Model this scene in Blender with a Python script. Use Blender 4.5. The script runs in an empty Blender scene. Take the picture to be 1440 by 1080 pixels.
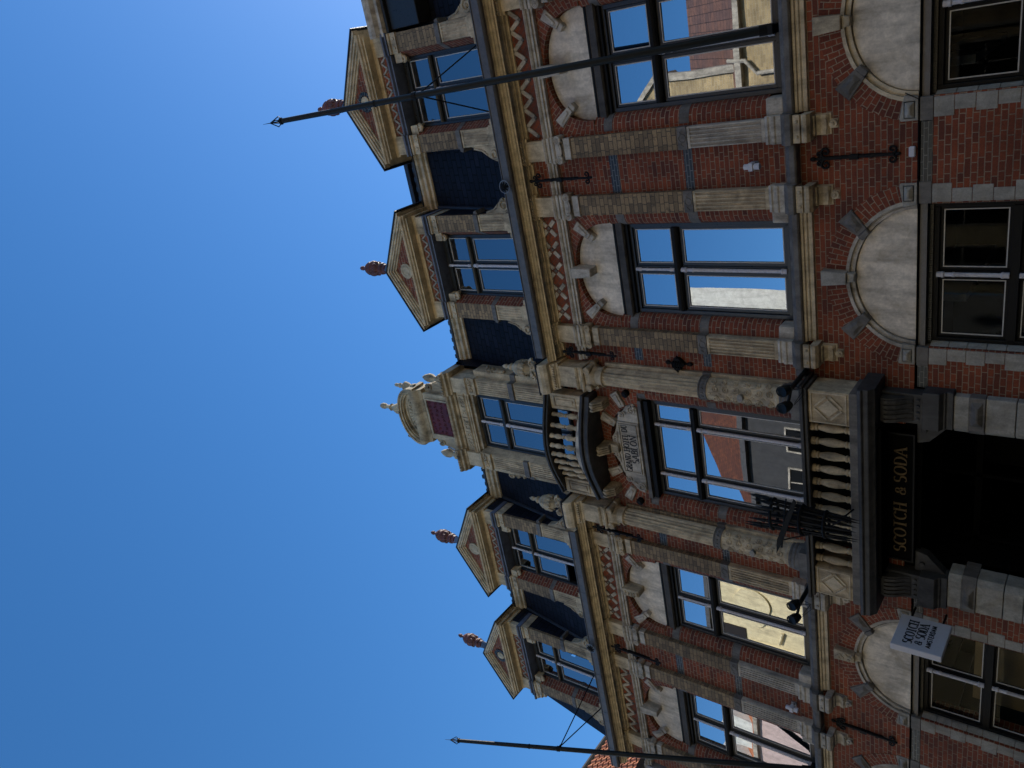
import bpy, math, random
from mathutils import Matrix, Vector
random.seed(7)
R = math.radians
C = bpy.context.scene.collection
sc = bpy.context.scene

# ------------------------------------------------------------------ camera
cd = bpy.data.cameras.new("camera"); cam = bpy.data.objects.new("camera", cd); C.objects.link(cam)
right = Vector((-0.18316561, 0.59210751, -0.78476688))
down = Vector((-0.90330156, -0.41637739, -0.10332546))
fwd = Vector((-0.38793897, 0.68995548, 0.61111766))
m = Matrix((right, -down, -fwd)).transposed().to_4x4()
m.translation = Vector((6.6, -10.0, 1.6))
cam.matrix_world = m
cd.sensor_width = 36; cd.lens = 28.04; cd.clip_end = 3000; cd.clip_start = .05
sc.camera = cam
# ------------------------------------------------------------------ light
SUN_EL, SUN_AZ = R(33), R(25)          # azimuth measured from +y towards +x
sd = Vector((math.sin(SUN_AZ)*math.cos(SUN_EL), math.cos(SUN_AZ)*math.cos(SUN_EL), math.sin(SUN_EL)))
w = bpy.data.worlds.new("World"); sc.world = w; w.use_nodes = True
nt = w.node_tree; bg = nt.nodes["Background"]
sky = nt.nodes.new("ShaderNodeTexSky"); sky.sky_type = 'NISHITA'; sky.sun_disc = False
sky.sun_elevation = SUN_EL; sky.sun_rotation = SUN_AZ
sky.altitude = 100; sky.air_density = 1.0; sky.dust_density = 0.2; sky.ozone_density = 3.3
hs = nt.nodes.new("ShaderNodeHueSaturation"); hs.inputs['Saturation'].default_value = 1.25; hs.inputs['Hue'].default_value = .5010
nt.links.new(sky.outputs[0], hs.inputs['Color']); nt.links.new(hs.outputs[0], bg.inputs[0]); bg.inputs[1].default_value = 0.15
sl = bpy.data.lights.new("sun", 'SUN'); sl.energy = 4.4; sl.angle = R(.5); sl.color = (1, .93, .82)
so = bpy.data.objects.new("sun", sl); C.objects.link(so)
so.rotation_euler = sd.to_track_quat('Z', 'Y').to_euler()
sc.view_settings.view_transform = 'Standard'; sc.view_settings.look = 'None'
sc.view_settings.exposure = 0.5; sc.view_settings.gamma = 1
sc.view_settings.use_curve_mapping = False

# ------------------------------------------------------------------ materials
def newmat(name):
    mt = bpy.data.materials.new(name); mt.use_nodes = True
    n = mt.node_tree.nodes; l = mt.node_tree.links; b = n["Principled BSDF"]
    return mt, n, l, b
def mathn(n, l, op, a, b=None, clamp=False):
    x = n.new("ShaderNodeMath"); x.operation = op; x.use_clamp = clamp
    for i, v in enumerate((a, b)):
        if v is None: continue
        if isinstance(v, (int, float)): x.inputs[i].default_value = v
        else: l.new(v, x.inputs[i])
    return x.outputs[0]
def mixc(n, l, f, a, b, mode='MIX'):
    x = n.new("ShaderNodeMix"); x.data_type = 'RGBA'; x.blend_type = mode
    for i, v in ((0, f), (6, a), (7, b)):
        if isinstance(v, (int, float)): x.inputs[i].default_value = v
        elif isinstance(v, tuple): x.inputs[i].default_value = (*v, 1)
        else: l.new(v, x.inputs[i])
    return x.outputs[2]
def noise(n, l, vec, scale, detail=4, rough=.6, dist=0):
    x = n.new("ShaderNodeTexNoise"); x.inputs['Scale'].default_value = scale
    x.inputs['Detail'].default_value = detail; x.inputs['Roughness'].default_value = rough
    x.inputs['Distortion'].default_value = dist
    if vec is not None: l.new(vec, x.inputs['Vector'])
    return x.outputs[0]
def ramp(n, l, f, stops):
    x = n.new("ShaderNodeValToRGB"); l.new(f, x.inputs[0]); e = x.color_ramp.elements
    while len(e) < len(stops): e.new(.5)
    for i, (p, c) in enumerate(stops):
        e[i].position = p; e[i].color = (c, c, c, 1) if isinstance(c, (int, float)) else (*c, 1)
    return x.outputs[0]
def bump(n, l, b, h, strength, dist=.01):
    x = n.new("ShaderNodeBump"); x.inputs['Strength'].default_value = strength; x.inputs['Distance'].default_value = dist
    l.new(h, x.inputs['Height']); l.new(x.outputs[0], b.inputs['Normal'])
def mapping(n, l, vec, scale=(1, 1, 1), rot=(0, 0, 0)):
    x = n.new("ShaderNodeMapping"); x.inputs['Scale'].default_value = scale; x.inputs['Rotation'].default_value = rot
    l.new(vec, x.inputs[0]); return x.outputs[0]
def boxcoord(n, l, mode):
    if mode == 'uv':
        u = n.new("ShaderNodeUVMap"); return u.outputs[0]
    g = n.new("ShaderNodeNewGeometry"); s = n.new("ShaderNodeSeparateXYZ"); l.new(g.outputs['Position'], s.inputs[0])
    s2 = n.new("ShaderNodeSeparateXYZ"); l.new(g.outputs['Normal'], s2.inputs[0])
    side = mathn(n, l, 'GREATER_THAN', mathn(n, l, 'ABSOLUTE', s2.outputs[0]), .7)
    inv = mathn(n, l, 'SUBTRACT', 1, side)
    u = mathn(n, l, 'ADD', mathn(n, l, 'MULTIPLY', s.outputs[0], inv), mathn(n, l, 'MULTIPLY', s.outputs[1], side))
    top = mathn(n, l, 'GREATER_THAN', mathn(n, l, 'ABSOLUTE', s2.outputs[2]), .8)
    it = mathn(n, l, 'SUBTRACT', 1, top)
    v = mathn(n, l, 'ADD', mathn(n, l, 'MULTIPLY', s.outputs[2], it), mathn(n, l, 'MULTIPLY', s.outputs[1], top))
    c = n.new("ShaderNodeCombineXYZ"); l.new(u, c.inputs[0]); l.new(v, c.inputs[1]); return c.outputs[0]
def brick_mat(name, c1, c2, mortar, bw=.215, rh=.0665, ms=.0058, mode='pos', rot=0, squash=.5, rough=.8, stain=.5, spots=None, off=.5):
    mt, n, l, b = newmat(name)
    co = boxcoord(n, l, mode)
    if rot: co = mapping(n, l, co, rot=(0, 0, rot))
    g = n.new("ShaderNodeNewGeometry").outputs['Position']
    # slight waviness of the courses
    wob = n.new("ShaderNodeTexNoise"); wob.inputs['Scale'].default_value = 7; l.new(g, wob.inputs['Vector'])
    vm = n.new("ShaderNodeVectorMath"); vm.operation = 'SUBTRACT'; l.new(wob.outputs['Color'], vm.inputs[0]); vm.inputs[1].default_value = (.5, .5, .5)
    vs = n.new("ShaderNodeVectorMath"); vs.operation = 'SCALE'; l.new(vm.outputs[0], vs.inputs[0]); vs.inputs['Scale'].default_value = .011
    va = n.new("ShaderNodeVectorMath"); va.operation = 'ADD'; l.new(co, va.inputs[0]); l.new(vs.outputs[0], va.inputs[1])
    t = n.new("ShaderNodeTexBrick"); l.new(va.outputs[0], t.inputs['Vector'])
    t.inputs['Scale'].default_value = 1; t.inputs['Brick Width'].default_value = bw; t.inputs['Row Height'].default_value = rh
    t.inputs['Mortar Size'].default_value = ms; t.inputs['Mortar Smooth'].default_value = .25; t.inputs['Bias'].default_value = -.15
    t.squash = squash; t.squash_frequency = 2; t.offset = off; t.offset_frequency = 2
    t.inputs['Color1'].default_value = (*c1, 1); t.inputs['Color2'].default_value = (*c2, 1); t.inputs['Mortar'].default_value = (*mortar, 1)
    fine = noise(n, l, g, 60, 5, .7)
    big = noise(n, l, g, 1.6, 4, .6)
    f1 = ramp(n, l, fine, [(.3, .62), (.7, 1.3)])
    f2 = ramp(n, l, big, [(.3, 1 - stain), (.7, 1.12)])
    col = mixc(n, l, 1, t.outputs['Color'], f1, 'MULTIPLY'); col = mixc(n, l, 1, col, f2, 'MULTIPLY')
    if spots:
        sp = ramp(n, l, noise(n, l, g, 9, 3, .5), [(.62, 0), (.7, 1)])
        col = mixc(n, l, mathn(n, l, 'MULTIPLY', sp, .6), col, spots)
    l.new(col, b.inputs['Base Color']); b.inputs['Roughness'].default_value = rough
    h = mathn(n, l, 'ADD', mathn(n, l, 'MULTIPLY', t.outputs['Fac'], -1), mathn(n, l, 'MULTIPLY', fine, .5))
    bump(n, l, b, h, .7, .008)
    return mt
def stone_mat(name, c, dark=.45, rough=.8, streak=.5, scale=1.0, blocks=None, spot=None, bstr=.3, blot=.5, green=None):
    mt, n, l, b = newmat(name)
    g = n.new("ShaderNodeNewGeometry").outputs['Position']
    f = noise(n, l, g, 45*scale, 6, .7); m_ = noise(n, l, g, 5*scale, 5, .65, .6)
    st = noise(n, l, mapping(n, l, g, (3.2, 3.2, .55)), 2.2, 4, .6)
    c0 = mixc(n, l, 1, c, ramp(n, l, f, [(.3, .8), (.7, 1.14)]), 'MULTIPLY')
    c0 = mixc(n, l, 1, c0, ramp(n, l, m_, [(.28, 1-blot), (.6, 1.08)]), 'MULTIPLY')
    c0 = mixc(n, l, 1, c0, ramp(n, l, st, [(.32, 1-streak), (.55, 1.0)]), 'MULTIPLY')
    if spot:
        c0 = mixc(n, l, mathn(n, l, 'MULTIPLY', ramp(n, l, noise(n, l, g, 3.1, 5, .7, 1), [(.5, 0), (.75, 1)]), .55), c0, spot)
    hh = mathn(n, l, 'ADD', f, mathn(n, l, 'MULTIPLY', m_, .6))
    if blocks:
        t = n.new("ShaderNodeTexBrick"); l.new(boxcoord(n, l, 'pos'), t.inputs['Vector']); t.inputs['Scale'].default_value = 1
        t.inputs['Brick Width'].default_value = blocks[0]; t.inputs['Row Height'].default_value = blocks[1]; t.inputs['Mortar Size'].default_value = .004
        jf = t.outputs['Fac']; c0 = mixc(n, l, mathn(n, l, 'MULTIPLY', jf, .75), c0, (.03, .03, .03))
        hh = mathn(n, l, 'SUBTRACT', hh, jf)
    l.new(c0, b.inputs['Base Color']); b.inputs['Roughness'].default_value = rough
    bump(n, l, b, hh, bstr, .006)
    return mt
def plain_mat(name, c, rough=.5, metal=0, var=.25, bstr=.1, sc_=30, spec=.5):
    mt, n, l, b = newmat(name)
    g = n.new("ShaderNodeNewGeometry").outputs['Position']; f = noise(n, l, g, sc_, 5, .65)
    l.new(mixc(n, l, 1, c, ramp(n, l, f, [(.3, 1-var), (.7, 1+var*.5)]), 'MULTIPLY'), b.inputs['Base Color'])
    l.new(ramp(n, l, f, [(.3, max(0, rough-.1)), (.7, min(1, rough+.12))]), b.inputs['Roughness'])
    b.inputs['Metallic'].default_value = metal; b.inputs['Specular IOR Level'].default_value = spec
    bump(n, l, b, f, bstr, .004)
    return mt
def emit_mat(name, c, s):
    mt, n, l, b = newmat(name); b.inputs['Base Color'].default_value = (*c, 1)
    b.inputs['Emission Color'].default_value = (*c, 1); b.inputs['Emission Strength'].default_value = s; return mt
def glass_mat(name, refl, tint=(.92, .96, 1), wav=.02, rough=0.0, fk=1):
    mt, n, l, b = newmat(name); out = n["Material Output"]; n.remove(b)
    g = n.new("ShaderNodeBsdfGlossy"); g.inputs['Roughness'].default_value = rough; g.inputs['Color'].default_value = (*tint, 1)
    t = n.new("ShaderNodeBsdfTransparent"); t.inputs[0].default_value = (.75, .8, .8, 1)
    fr = n.new("ShaderNodeFresnel"); fr.inputs[0].default_value = 1.5
    mx = n.new("ShaderNodeMixShader")
    f = mathn(n, l, 'ADD', mathn(n, l, 'MULTIPLY', fr.outputs[0], (1-refl)*fk), refl, True)
    l.new(f, mx.inputs[0]); l.new(t.outputs[0], mx.inputs[1]); l.new(g.outputs[0], mx.inputs[2]); l.new(mx.outputs[0], out.inputs[0])
    ps = n.new("ShaderNodeNewGeometry").outputs['Position']
    bp = n.new("ShaderNodeBump"); bp.inputs['Strength'].default_value = wav; bp.inputs['Distance'].default_value = .05
    l.new(noise(n, l, ps, 1.3, 1, .4), bp.inputs['Height']); l.new(bp.outputs[0], g.inputs['Normal'])
    return mt
def tile_mat(name, c1, c2, w_=.24, h_=.3, wave=True):
    mt, n, l, b = newmat(name); g = n.new("ShaderNodeNewGeometry").outputs['Position']
    u = n.new("ShaderNodeUVMap").outputs[0]
    t = n.new("ShaderNodeTexBrick"); l.new(u, t.inputs['Vector']); t.inputs['Scale'].default_value = 1; t.offset = 0 if wave else .5
    t.inputs['Brick Width'].default_value = w_; t.inputs['Row Height'].default_value = h_; t.inputs['Mortar Size'].default_value = .008
    t.inputs['Color1'].default_value = (*c1, 1); t.inputs['Color2'].default_value = (*c2, 1); t.inputs['Mortar'].default_value = (c2[0]*.2, c2[1]*.2, c2[2]*.2, 1)
    c0 = mixc(n, l, 1, t.outputs[0], ramp(n, l, noise(n, l, g, 6, 5, .7), [(.3, .55), (.7, 1.2)]), 'MULTIPLY')
    l.new(c0, b.inputs['Base Color']); b.inputs['Roughness'].default_value = .75
    bump(n, l, b, mathn(n, l, 'MULTIPLY', t.outputs['Fac'], -1), .8, .02)
    return mt

RED1, RED2, MORT = (.27, .058, .017), (.11, .024, .010), (.30, .22, .145)
M = {}
M['brick'] = brick_mat('red_brick', RED1, RED2, MORT, stain=.48)
M['brick_uv'] = brick_mat('red_brick_radial', (.24, .05, .015), (.09, .019, .009), MORT, mode='uv', squash=1, bw=.13, stain=.35)
M['brick_jamb'] = brick_mat('red_brick_jamb', (.22, .045, .014), (.08, .017, .008), MORT, mode='uv', squash=1, bw=.19, stain=.35)
M['brick_diag'] = brick_mat('red_brick_diagonal', RED1, RED2, (.12, .08, .06), rot=R(45), squash=1, bw=.16, rh=.066, ms=.005)
M['brick_tan'] = brick_mat('yellow_brick', (.33, .225, .115), (.12, .085, .048), (.07, .055, .04), bw=.19, rh=.070, ms=.005, squash=.6, stain=.4, spots=(.06, .045, .03))
M['brick_dark'] = brick_mat('dark_glazed_brick', (.012, .018, .02), (.03, .035, .035), (.17, .17, .15), bw=.15, rh=.045, squash=1, rough=.35, stain=.3)
M['cream'] = stone_mat('cream_stone', (.56, .45, .29), streak=.55, blot=.5, spot=(.22, .17, .11))
M['grime'] = stone_mat('weathered_cream_stone', (.47, .385, .255), streak=.6, blot=.45, spot=(.05, .045, .035))
M['pale'] = stone_mat('pale_limestone', (.50, .45, .37), streak=.5, blot=.4, spot=(.14, .13, .11))
M['tymp'] = stone_mat('smooth_white_stone', (.72, .64, .52), streak=.38, blot=.38, scale=.5, bstr=.1, spot=(.36, .28, .17))
M['quoin'] = stone_mat('grey_white_stone', (.33, .31, .265), streak=.3, blot=.35, spot=(.2, .16, .09))
M['blue'] = stone_mat('bluestone', (.145, .132, .115), streak=.45, blot=.45, rough=.65, bstr=.25)
M['bluemid'] = stone_mat('grey_bluestone', (.058, .052, .045), streak=.5, blot=.45, rough=.7)
M['bluedk'] = stone_mat('dark_bluestone', (.042, .040, .038), streak=.5, blot=.5, rough=.6, spot=(.09, .09, .085))
M['ochre'] = stone_mat('ochre_painted_wood', (.58, .46, .27), streak=.35, blot=.3, rough=.55, bstr=.08)
M['creamp'] = stone_mat('cream_painted_wood', (.60, .50, .34), streak=.4, blot=.3, rough=.55, bstr=.08)
M['lead'] = plain_mat('zinc', (.12, .112, .105), .45, .3, .35, .15, 12)
M['frame'] = plain_mat('black_blue_paint', (.008, .008, .008), .5, 0, .3, .05, spec=.15)
M['frame2'] = plain_mat('dark_green_grey_paint', (.022, .023, .022), .35, 0, .25, .05)
M['edge'] = plain_mat('pale_glazing_bead', (.50, .48, .44), .4, 0, .2, .04)
M['post'] = plain_mat('silver_grey_paint', (.52, .50, .52), .3, 0, .15, .04)
M['black'] = plain_mat('black_iron', (.004, .004, .004), .6, 0, .3, .1, spec=.2)
M['pole'] = plain_mat('dark_green_paint', (.006, .009, .010), .5, 0, .3, .1, spec=.25)
M['cap'] = stone_mat('grey_painted_panel', (.10, .12, .17), streak=.3, blot=.3, rough=.5, bstr=.08)
M['terra'] = stone_mat('dark_red_terracotta', (.13, .035, .026), streak=.5, blot=.5, rough=.6)
M['redpanel'] = stone_mat('oxblood_panel', (.10, .008, .012), streak=.25, blot=.4, rough=.6)
M['white'] = plain_mat('white_plastic', (.52, .52, .56), .4, 0, .06, .03)
M['gold'] = plain_mat('dull_gold_paint', (.12, .08, .034), .5, 0, .3, .05, spec=.2)
M['ink'] = plain_mat('black_lettering', (.008, .008, .01), .5, 0, .1, .02)
M['letter'] = plain_mat('dark_grey_lettering', (.02, .02, .02), .7, 0, .2, .05)
M['glass'] = glass_mat('coated_window_glass', .46)
M['glass_d'] = glass_mat('attic_window_glass', .26)
M['glass_g'] = glass_mat('shop_window_glass', .0, wav=.01, fk=.16)
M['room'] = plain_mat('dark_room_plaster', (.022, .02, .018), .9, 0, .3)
M['void'] = plain_mat('black_board_opening_shade', (.003, .003, .003), .9, 0, .2, spec=.05)  # fascia board's own black; elsewhere the doorway's darkness is put into the colour
M['tan'] = plain_mat('tan_board', (.34, .22, .10), .7, 0, .15)
M['grey'] = plain_mat('grey_metal', (.2, .21, .22), .4, .4, .2)
M['slate'] = brick_mat('navy_slate', (.010, .013, .025), (.005, .007, .014), (.0005, .0008, .0015), bw=.26, rh=.125, ms=.013, squash=1, rough=.6, stain=.5); M['slate'].node_tree.nodes['Principled BSDF'].inputs['Specular IOR Level'].default_value = .18
M['slatetrim'] = stone_mat('dark_slate_trim', (.02, .024, .035), streak=.4, blot=.4, rough=.5)

# ------------------------------------------------------------------ mesh builder
NOSPLIT = {'wall', 'carved_relief', 'lettering', 'pane', 'curtain', 'roof', 'roof_coping', 'frieze_relief', 'scrollwork', 'slate_roof', 'head_rail', 'red_panel',
           'segmental_pediment', 'urn', 'petals', 'crown_tip', 'cable_loop', 'scroll_head', 'scroll_foot', 'facade_relief', 'roundel_ring', 'spike', 'capital', 'keystone', 'base', 'inner_wall'}
TOL = {'frieze_pattern': .03, 'diamond_panel': .1, 'quoin': .05, 'door_pier': .25, 'voussoir': .02, 'scroll_ornament': .1, 'acorn_finial': .02}
class MB:
    def __init__(s): s.v = []; s.f = []; s.uv = {}
    def add(s, vs, fs, uvs=None):
        o = len(s.v); s.v += [tuple(v) for v in vs]
        for i, f in enumerate(fs):
            if uvs: s.uv[len(s.f)] = uvs[i]
            s.f.append(tuple(o+j for j in f))
        return s
    def box(s, x0, x1, y0, y1, z0, z1):
        x0, x1 = sorted((x0, x1)); y0, y1 = sorted((y0, y1)); z0, z1 = sorted((z0, z1))
        return s.add([(x0, y0, z0), (x1, y0, z0), (x1, y1, z0), (x0, y1, z0), (x0, y0, z1), (x1, y0, z1), (x1, y1, z1), (x0, y1, z1)],
              [(0, 3, 2, 1), (4, 5, 6, 7), (0, 1, 5, 4), (1, 2, 6, 5), (2, 3, 7, 6), (3, 0, 4, 7)])
    def hexa(s, p): return s.add(p, [(0, 3, 2, 1), (4, 5, 6, 7), (0, 1, 5, 4), (1, 2, 6, 5), (2, 3, 7, 6), (3, 0, 4, 7)])
    def prism(s, poly, y0, y1, axis='y'):
        # polygon in (x,z) extruded along y; axis 'x': polygon in (y,z) along x; axis 'z': polygon in (x,y) along z
        n = len(poly); a = sum(poly[i][0]*poly[(i+1) % n][1]-poly[(i+1) % n][0]*poly[i][1] for i in range(n))
        if a < 0: poly = poly[::-1]
        def P(p, t): return (p[0], t, p[1]) if axis == 'y' else ((t, p[0], p[1]) if axis == 'x' else (p[0], p[1], t))
        vs = [P(p, y0) for p in poly]+[P(p, y1) for p in poly]
        fs = [tuple(range(n)), tuple(range(2*n-1, n-1, -1))]+[(i, n+i, n+(i+1) % n, (i+1) % n) for i in range(n)]
        if axis in 'z' and y1 > y0 or axis == 'x' and y1 > y0 or axis == 'y' and y1 < y0: fs = [f[::-1] for f in fs]
        return s.add(vs, fs)
    def prof(s, pr, x0, x1): return s.prism(pr, x0, x1, 'x')
    def lathe(s, cx, cy, pts, n=16, tilt=None):
        vs = []; k = len(pts)
        for r, z in pts:
            for i in range(n):
                a = 2*math.pi*i/n; vs.append((cx+r*math.cos(a), cy+r*math.sin(a), z))
        fs = [(j*n+i, j*n+(i+1) % n, (j+1)*n+(i+1) % n, (j+1)*n+i) for j in range(k-1) for i in range(n)]
        fs += [tuple(range(n-1, -1, -1)), tuple((k-1)*n+i for i in range(n))]
        return s.add(vs, fs)
    def tube(s, pts, r, n=8, cap=True):
        pts = [Vector(p) for p in pts]; vs = []; k = len(pts); up = None
        rr = r if isinstance(r, (list, tuple)) else [r]*k
        for j, p in enumerate(pts):
            d = (pts[min(j+1, k-1)]-pts[max(j-1, 0)]).normalized()
            if up is None:
                up = Vector((0, 0, 1)) if abs(d.z) < .9 else Vector((0, 1, 0))
            a = d.cross(up).normalized(); b = a.cross(d).normalized(); up = b
            for i in range(n):
                t = 2*math.pi*i/n; vs.append(p+(a*math.cos(t)+b*math.sin(t))*rr[j])
        fs = [(j*n+i, (j+1)*n+i, (j+1)*n+(i+1) % n, j*n+(i+1) % n) for j in range(k-1) for i in range(n)]
        if cap: fs += [tuple(range(n)), tuple((k-1)*n+i for i in range(n-1, -1, -1))]
        return s.add(vs, fs)
    def disc(s, cx, cz, y0, y1, r, n=24, rx=None):
        rx = rx or r
        return s.prism([(cx+rx*math.cos(2*math.pi*i/n), cz+r*math.sin(2*math.pi*i/n)) for i in range(n)], y0, y1)
    def torus(s, c, R_, r, axis='y', n=24, m_=8, a0=0, a1=2*math.pi):
        pts = []
        full = abs(a1-a0-2*math.pi) < 1e-3
        for i in range(n+1):
            a = a0+(a1-a0)*i/n
            pts.append((c[0]+R_*math.cos(a), c[1], c[2]+R_*math.sin(a)) if axis == 'y' else (c[0]+R_*math.cos(a), c[1]+R_*math.sin(a), c[2]) if axis == 'z' else (c[0], c[1]+R_*math.cos(a), c[2]+R_*math.sin(a)))
        return s.tube(pts, r, m_)
    def spiral(s, cx, cz, y, r0, turns, r, a0=0, sgn=1, n=26):
        pts = []
        for i in range(n+1):
            t = i/n; a = a0+sgn*t*turns*2*math.pi; q = r0*(1-t*.85)
            pts.append((cx+q*math.cos(a), y, cz+q*math.sin(a)))
        return s.tube(pts, r, 6)
    def dome(s, cx, cy, cz, rx, ry, rz, n=12, k=6, lo=-1):
        pts = []; vs = []
        for j in range(k+1):
            ph = -math.pi/2*(-lo)+(math.pi/2+math.pi/2*(-lo))*j/k
            for i in range(n):
                a = 2*math.pi*i/n; vs.append((cx+rx*math.cos(ph)*math.cos(a), cy+ry*math.cos(ph)*math.sin(a), cz+rz*math.sin(ph)))
        fs = [(j*n+i, j*n+(i+1) % n, (j+1)*n+(i+1) % n, (j+1)*n+i) for j in range(k) for i in range(n)]
        return s.add(vs, fs)
    def pieces(s, tol=.012):
        par = list(range(len(s.v)))
        def fd(i):
            while par[i] != i: par[i] = par[par[i]]; i = par[i]
            return i
        for f in s.f:
            a = fd(f[0])
            for j in f[1:]: par[fd(j)] = a
        cm = {}
        for k, f in enumerate(s.f): cm.setdefault(fd(f[0]), []).append(k)
        B_ = []
        for fs in cm.values():
            vs = [s.v[j] for k in fs for j in s.f[k]]
            B_.append([fs, [min(v[i] for v in vs)-tol for i in range(3)], [max(v[i] for v in vs)+tol for i in range(3)]])
        ch = True
        while ch:
            ch = False; out = []
            for b in B_:
                for o in out:
                    if all(b[1][i] <= o[2][i] and o[1][i] <= b[2][i] for i in range(3)):
                        o[0] = o[0]+b[0]; o[1] = [min(p, q) for p, q in zip(o[1], b[1])]; o[2] = [max(p, q) for p, q in zip(o[2], b[2])]; ch = True; break
                else: out.append(b)
            B_ = out
        res = []
        for fs, _, _ in B_:
            m_ = MB(); mp = {}
            for k in sorted(fs):
                for j in s.f[k]:
                    if j not in mp: mp[j] = len(m_.v); m_.v.append(s.v[j])
                if k in s.uv: m_.uv[len(m_.f)] = s.uv[k]
                m_.f.append(tuple(mp[j] for j in s.f[k]))
            res.append(m_)
        return res
    def build(s, name, mat, parent=None, bevel=0, smooth=False, loc=None, seg=1, split=True):
        if split and parent is not None and name not in NOSPLIT and len(s.f) < 6000:
            ps = s.pieces(TOL.get(name, .012))
            if len(ps) > 1:
                r_ = [p.build(name, mat, parent, bevel, smooth, loc, seg, False) for p in ps]
                return r_[0]
        me = bpy.data.meshes.new(name); me.from_pydata(s.v, [], s.f)
        if s.uv:
            ul = me.uv_layers.new(name='UVMap')
            for p in me.polygons:
                if p.index in s.uv:
                    for li, q in zip(p.loop_indices, s.uv[p.index]): ul.data[li].uv = q
        me.materials.append(M[mat] if isinstance(mat, str) else mat)
        ob = bpy.data.objects.new(name, me); C.objects.link(ob)
        if smooth:
            me.shade_smooth()
            if smooth == 'auto': me.set_sharp_from_angle(angle=R(35))
        if bevel:
            b = ob.modifiers.new('bevel', 'BEVEL'); b.width = bevel; b.segments = seg; b.limit_method = 'ANGLE'; b.angle_limit = R(40)
        if parent is not None: ob.parent = parent
        if loc: ob.location = loc
        return ob
def empty(name, loc=(0, 0, 0), parent=None, rz=0):
    o = bpy.data.objects.new(name, None); C.objects.link(o); o.location = loc; o.rotation_euler = (0, 0, rz)
    o.empty_display_size = .1
    if parent is not None: o.parent = parent
    return o
def tag(o, label, cat, group=None, kind=None):
    if label: o['label'] = label
    if cat: o['category'] = cat
    if group: o['group'] = group
    if kind: o['kind'] = kind
    return o
def kids(o): return [c for c in bpy.data.objects if c.parent == o]
def copy_tree(o, parent=None, dx=0, first=True):
    c = o.copy(); C.objects.link(c); c.parent = parent if parent is not None else None
    if first: c.location = (o.location[0]+dx, o.location[1], o.location[2])
    for ch in kids(o): copy_tree(ch, c, 0, False)
    return c

# ------------------------------------------------------------------ lettering (drawn by strokes)
def arc(cx, cy, rx, ry, a0, a1, n=12):
    return [(cx+rx*math.cos(R(a0+(a1-a0)*i/n)), cy+ry*math.sin(R(a0+(a1-a0)*i/n))) for i in range(n+1)]
G = {  # width, strokes, serif points
 'A': (.78, [[(.06, 0), (.37, 1)], [(.37, 1), (.70, 0)], [(.17, .36), (.58, .36)]], [(.06, 0), (.70, 0)]),
 'B': (.66, [[(.14, 0), (.14, 1)], [(.14, 1)]+arc(.32, .76, .22, .24, 90, -90), [(.14, .52), (.34, .52)]+arc(.34, .26, .24, .26, 90, -90)+[(.14, 0)]], []),
 'C': (.74, [arc(.42, .5, .34, .5, 48, 312, 20)], [(.64, .86)]),
 'D': (.78, [[(.14, 0), (.14, 1)], [(.14, 1), (.30, 1)]+arc(.30, .5, .38, .5, 90, -90, 16)+[(.14, 0)]], []),
 'E': (.62, [[(.14, 0), (.14, 1)], [(.14, 1), (.54, 1)], [(.14, .52), (.46, .52)], [(.14, 0), (.56, 0)]], []),
 'G': (.78, [arc(.42, .5, .34, .5, 48, 330, 20)+[(.70, .42)], [(.52, .42), (.76, .42)]], []),
 'H': (.82, [[(.14, 0), (.14, 1)], [(.68, 0), (.68, 1)], [(.14, .52), (.68, .52)]], [(.14, 0), (.14, 1), (.68, 0), (.68, 1)]),
 'L': (.60, [[(.14, 0), (.14, 1)], [(.14, 0), (.56, 0)]], [(.14, 1)]),
 'M': (.94, [[(.12, 0), (.16, 1)], [(.16, 1), (.46, .1)], [(.46, .1), (.76, 1)], [(.76, 1), (.82, 0)]], [(.12, 0), (.82, 0)]),
 'N': (.82, [[(.14, 0), (.14, 1)], [(.14, 1), (.68, 0)], [(.68, 0), (.68, 1)]], [(.14, 0), (.68, 1)]),
 'O': (.82, [arc(.41, .5, .34, .5, 0, 360, 28)], []),
 'R': (.72, [[(.14, 0), (.14, 1)], [(.14, 1), (.34, 1)]+arc(.34, .75, .24, .25, 90, -90)+[(.14, .5)], [(.36, .5), (.64, 0)]], [(.14, 0), (.66, 0)]),
 'S': (.62, [arc(.31, .75, .22, .25, 40, 250, 14)+arc(.31, .26, .24, .26, 80, -140, 14)], []),
 'T': (.70, [[(.35, 0), (.35, 1)], [(.04, 1), (.66, 1)]], [(.35, 0)]),
 'U': (.78, [[(.14, 1), (.14, .32)]+arc(.40, .32, .26, .32, 180, 360, 14)+[(.66, 1)]], [(.14, 1), (.66, 1)]),
 '&': (.80, [arc(.40, .76, .17, .22, -60, 240, 16)+[(.30, .58)]+arc(.34, .27, .24, .27, 120, 320, 12)+[(.66, .5)], [(.26, .62), (.68, .02)]], []),
 '1': (.45, [[(.22, 0), (.22, 1)], [(.22, 1), (.08, .84)]], [(.22, 0)]), ' ': (.36, [], []), "'": (.25, [[(.12, 1), (.1, .75)]], [])}
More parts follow.
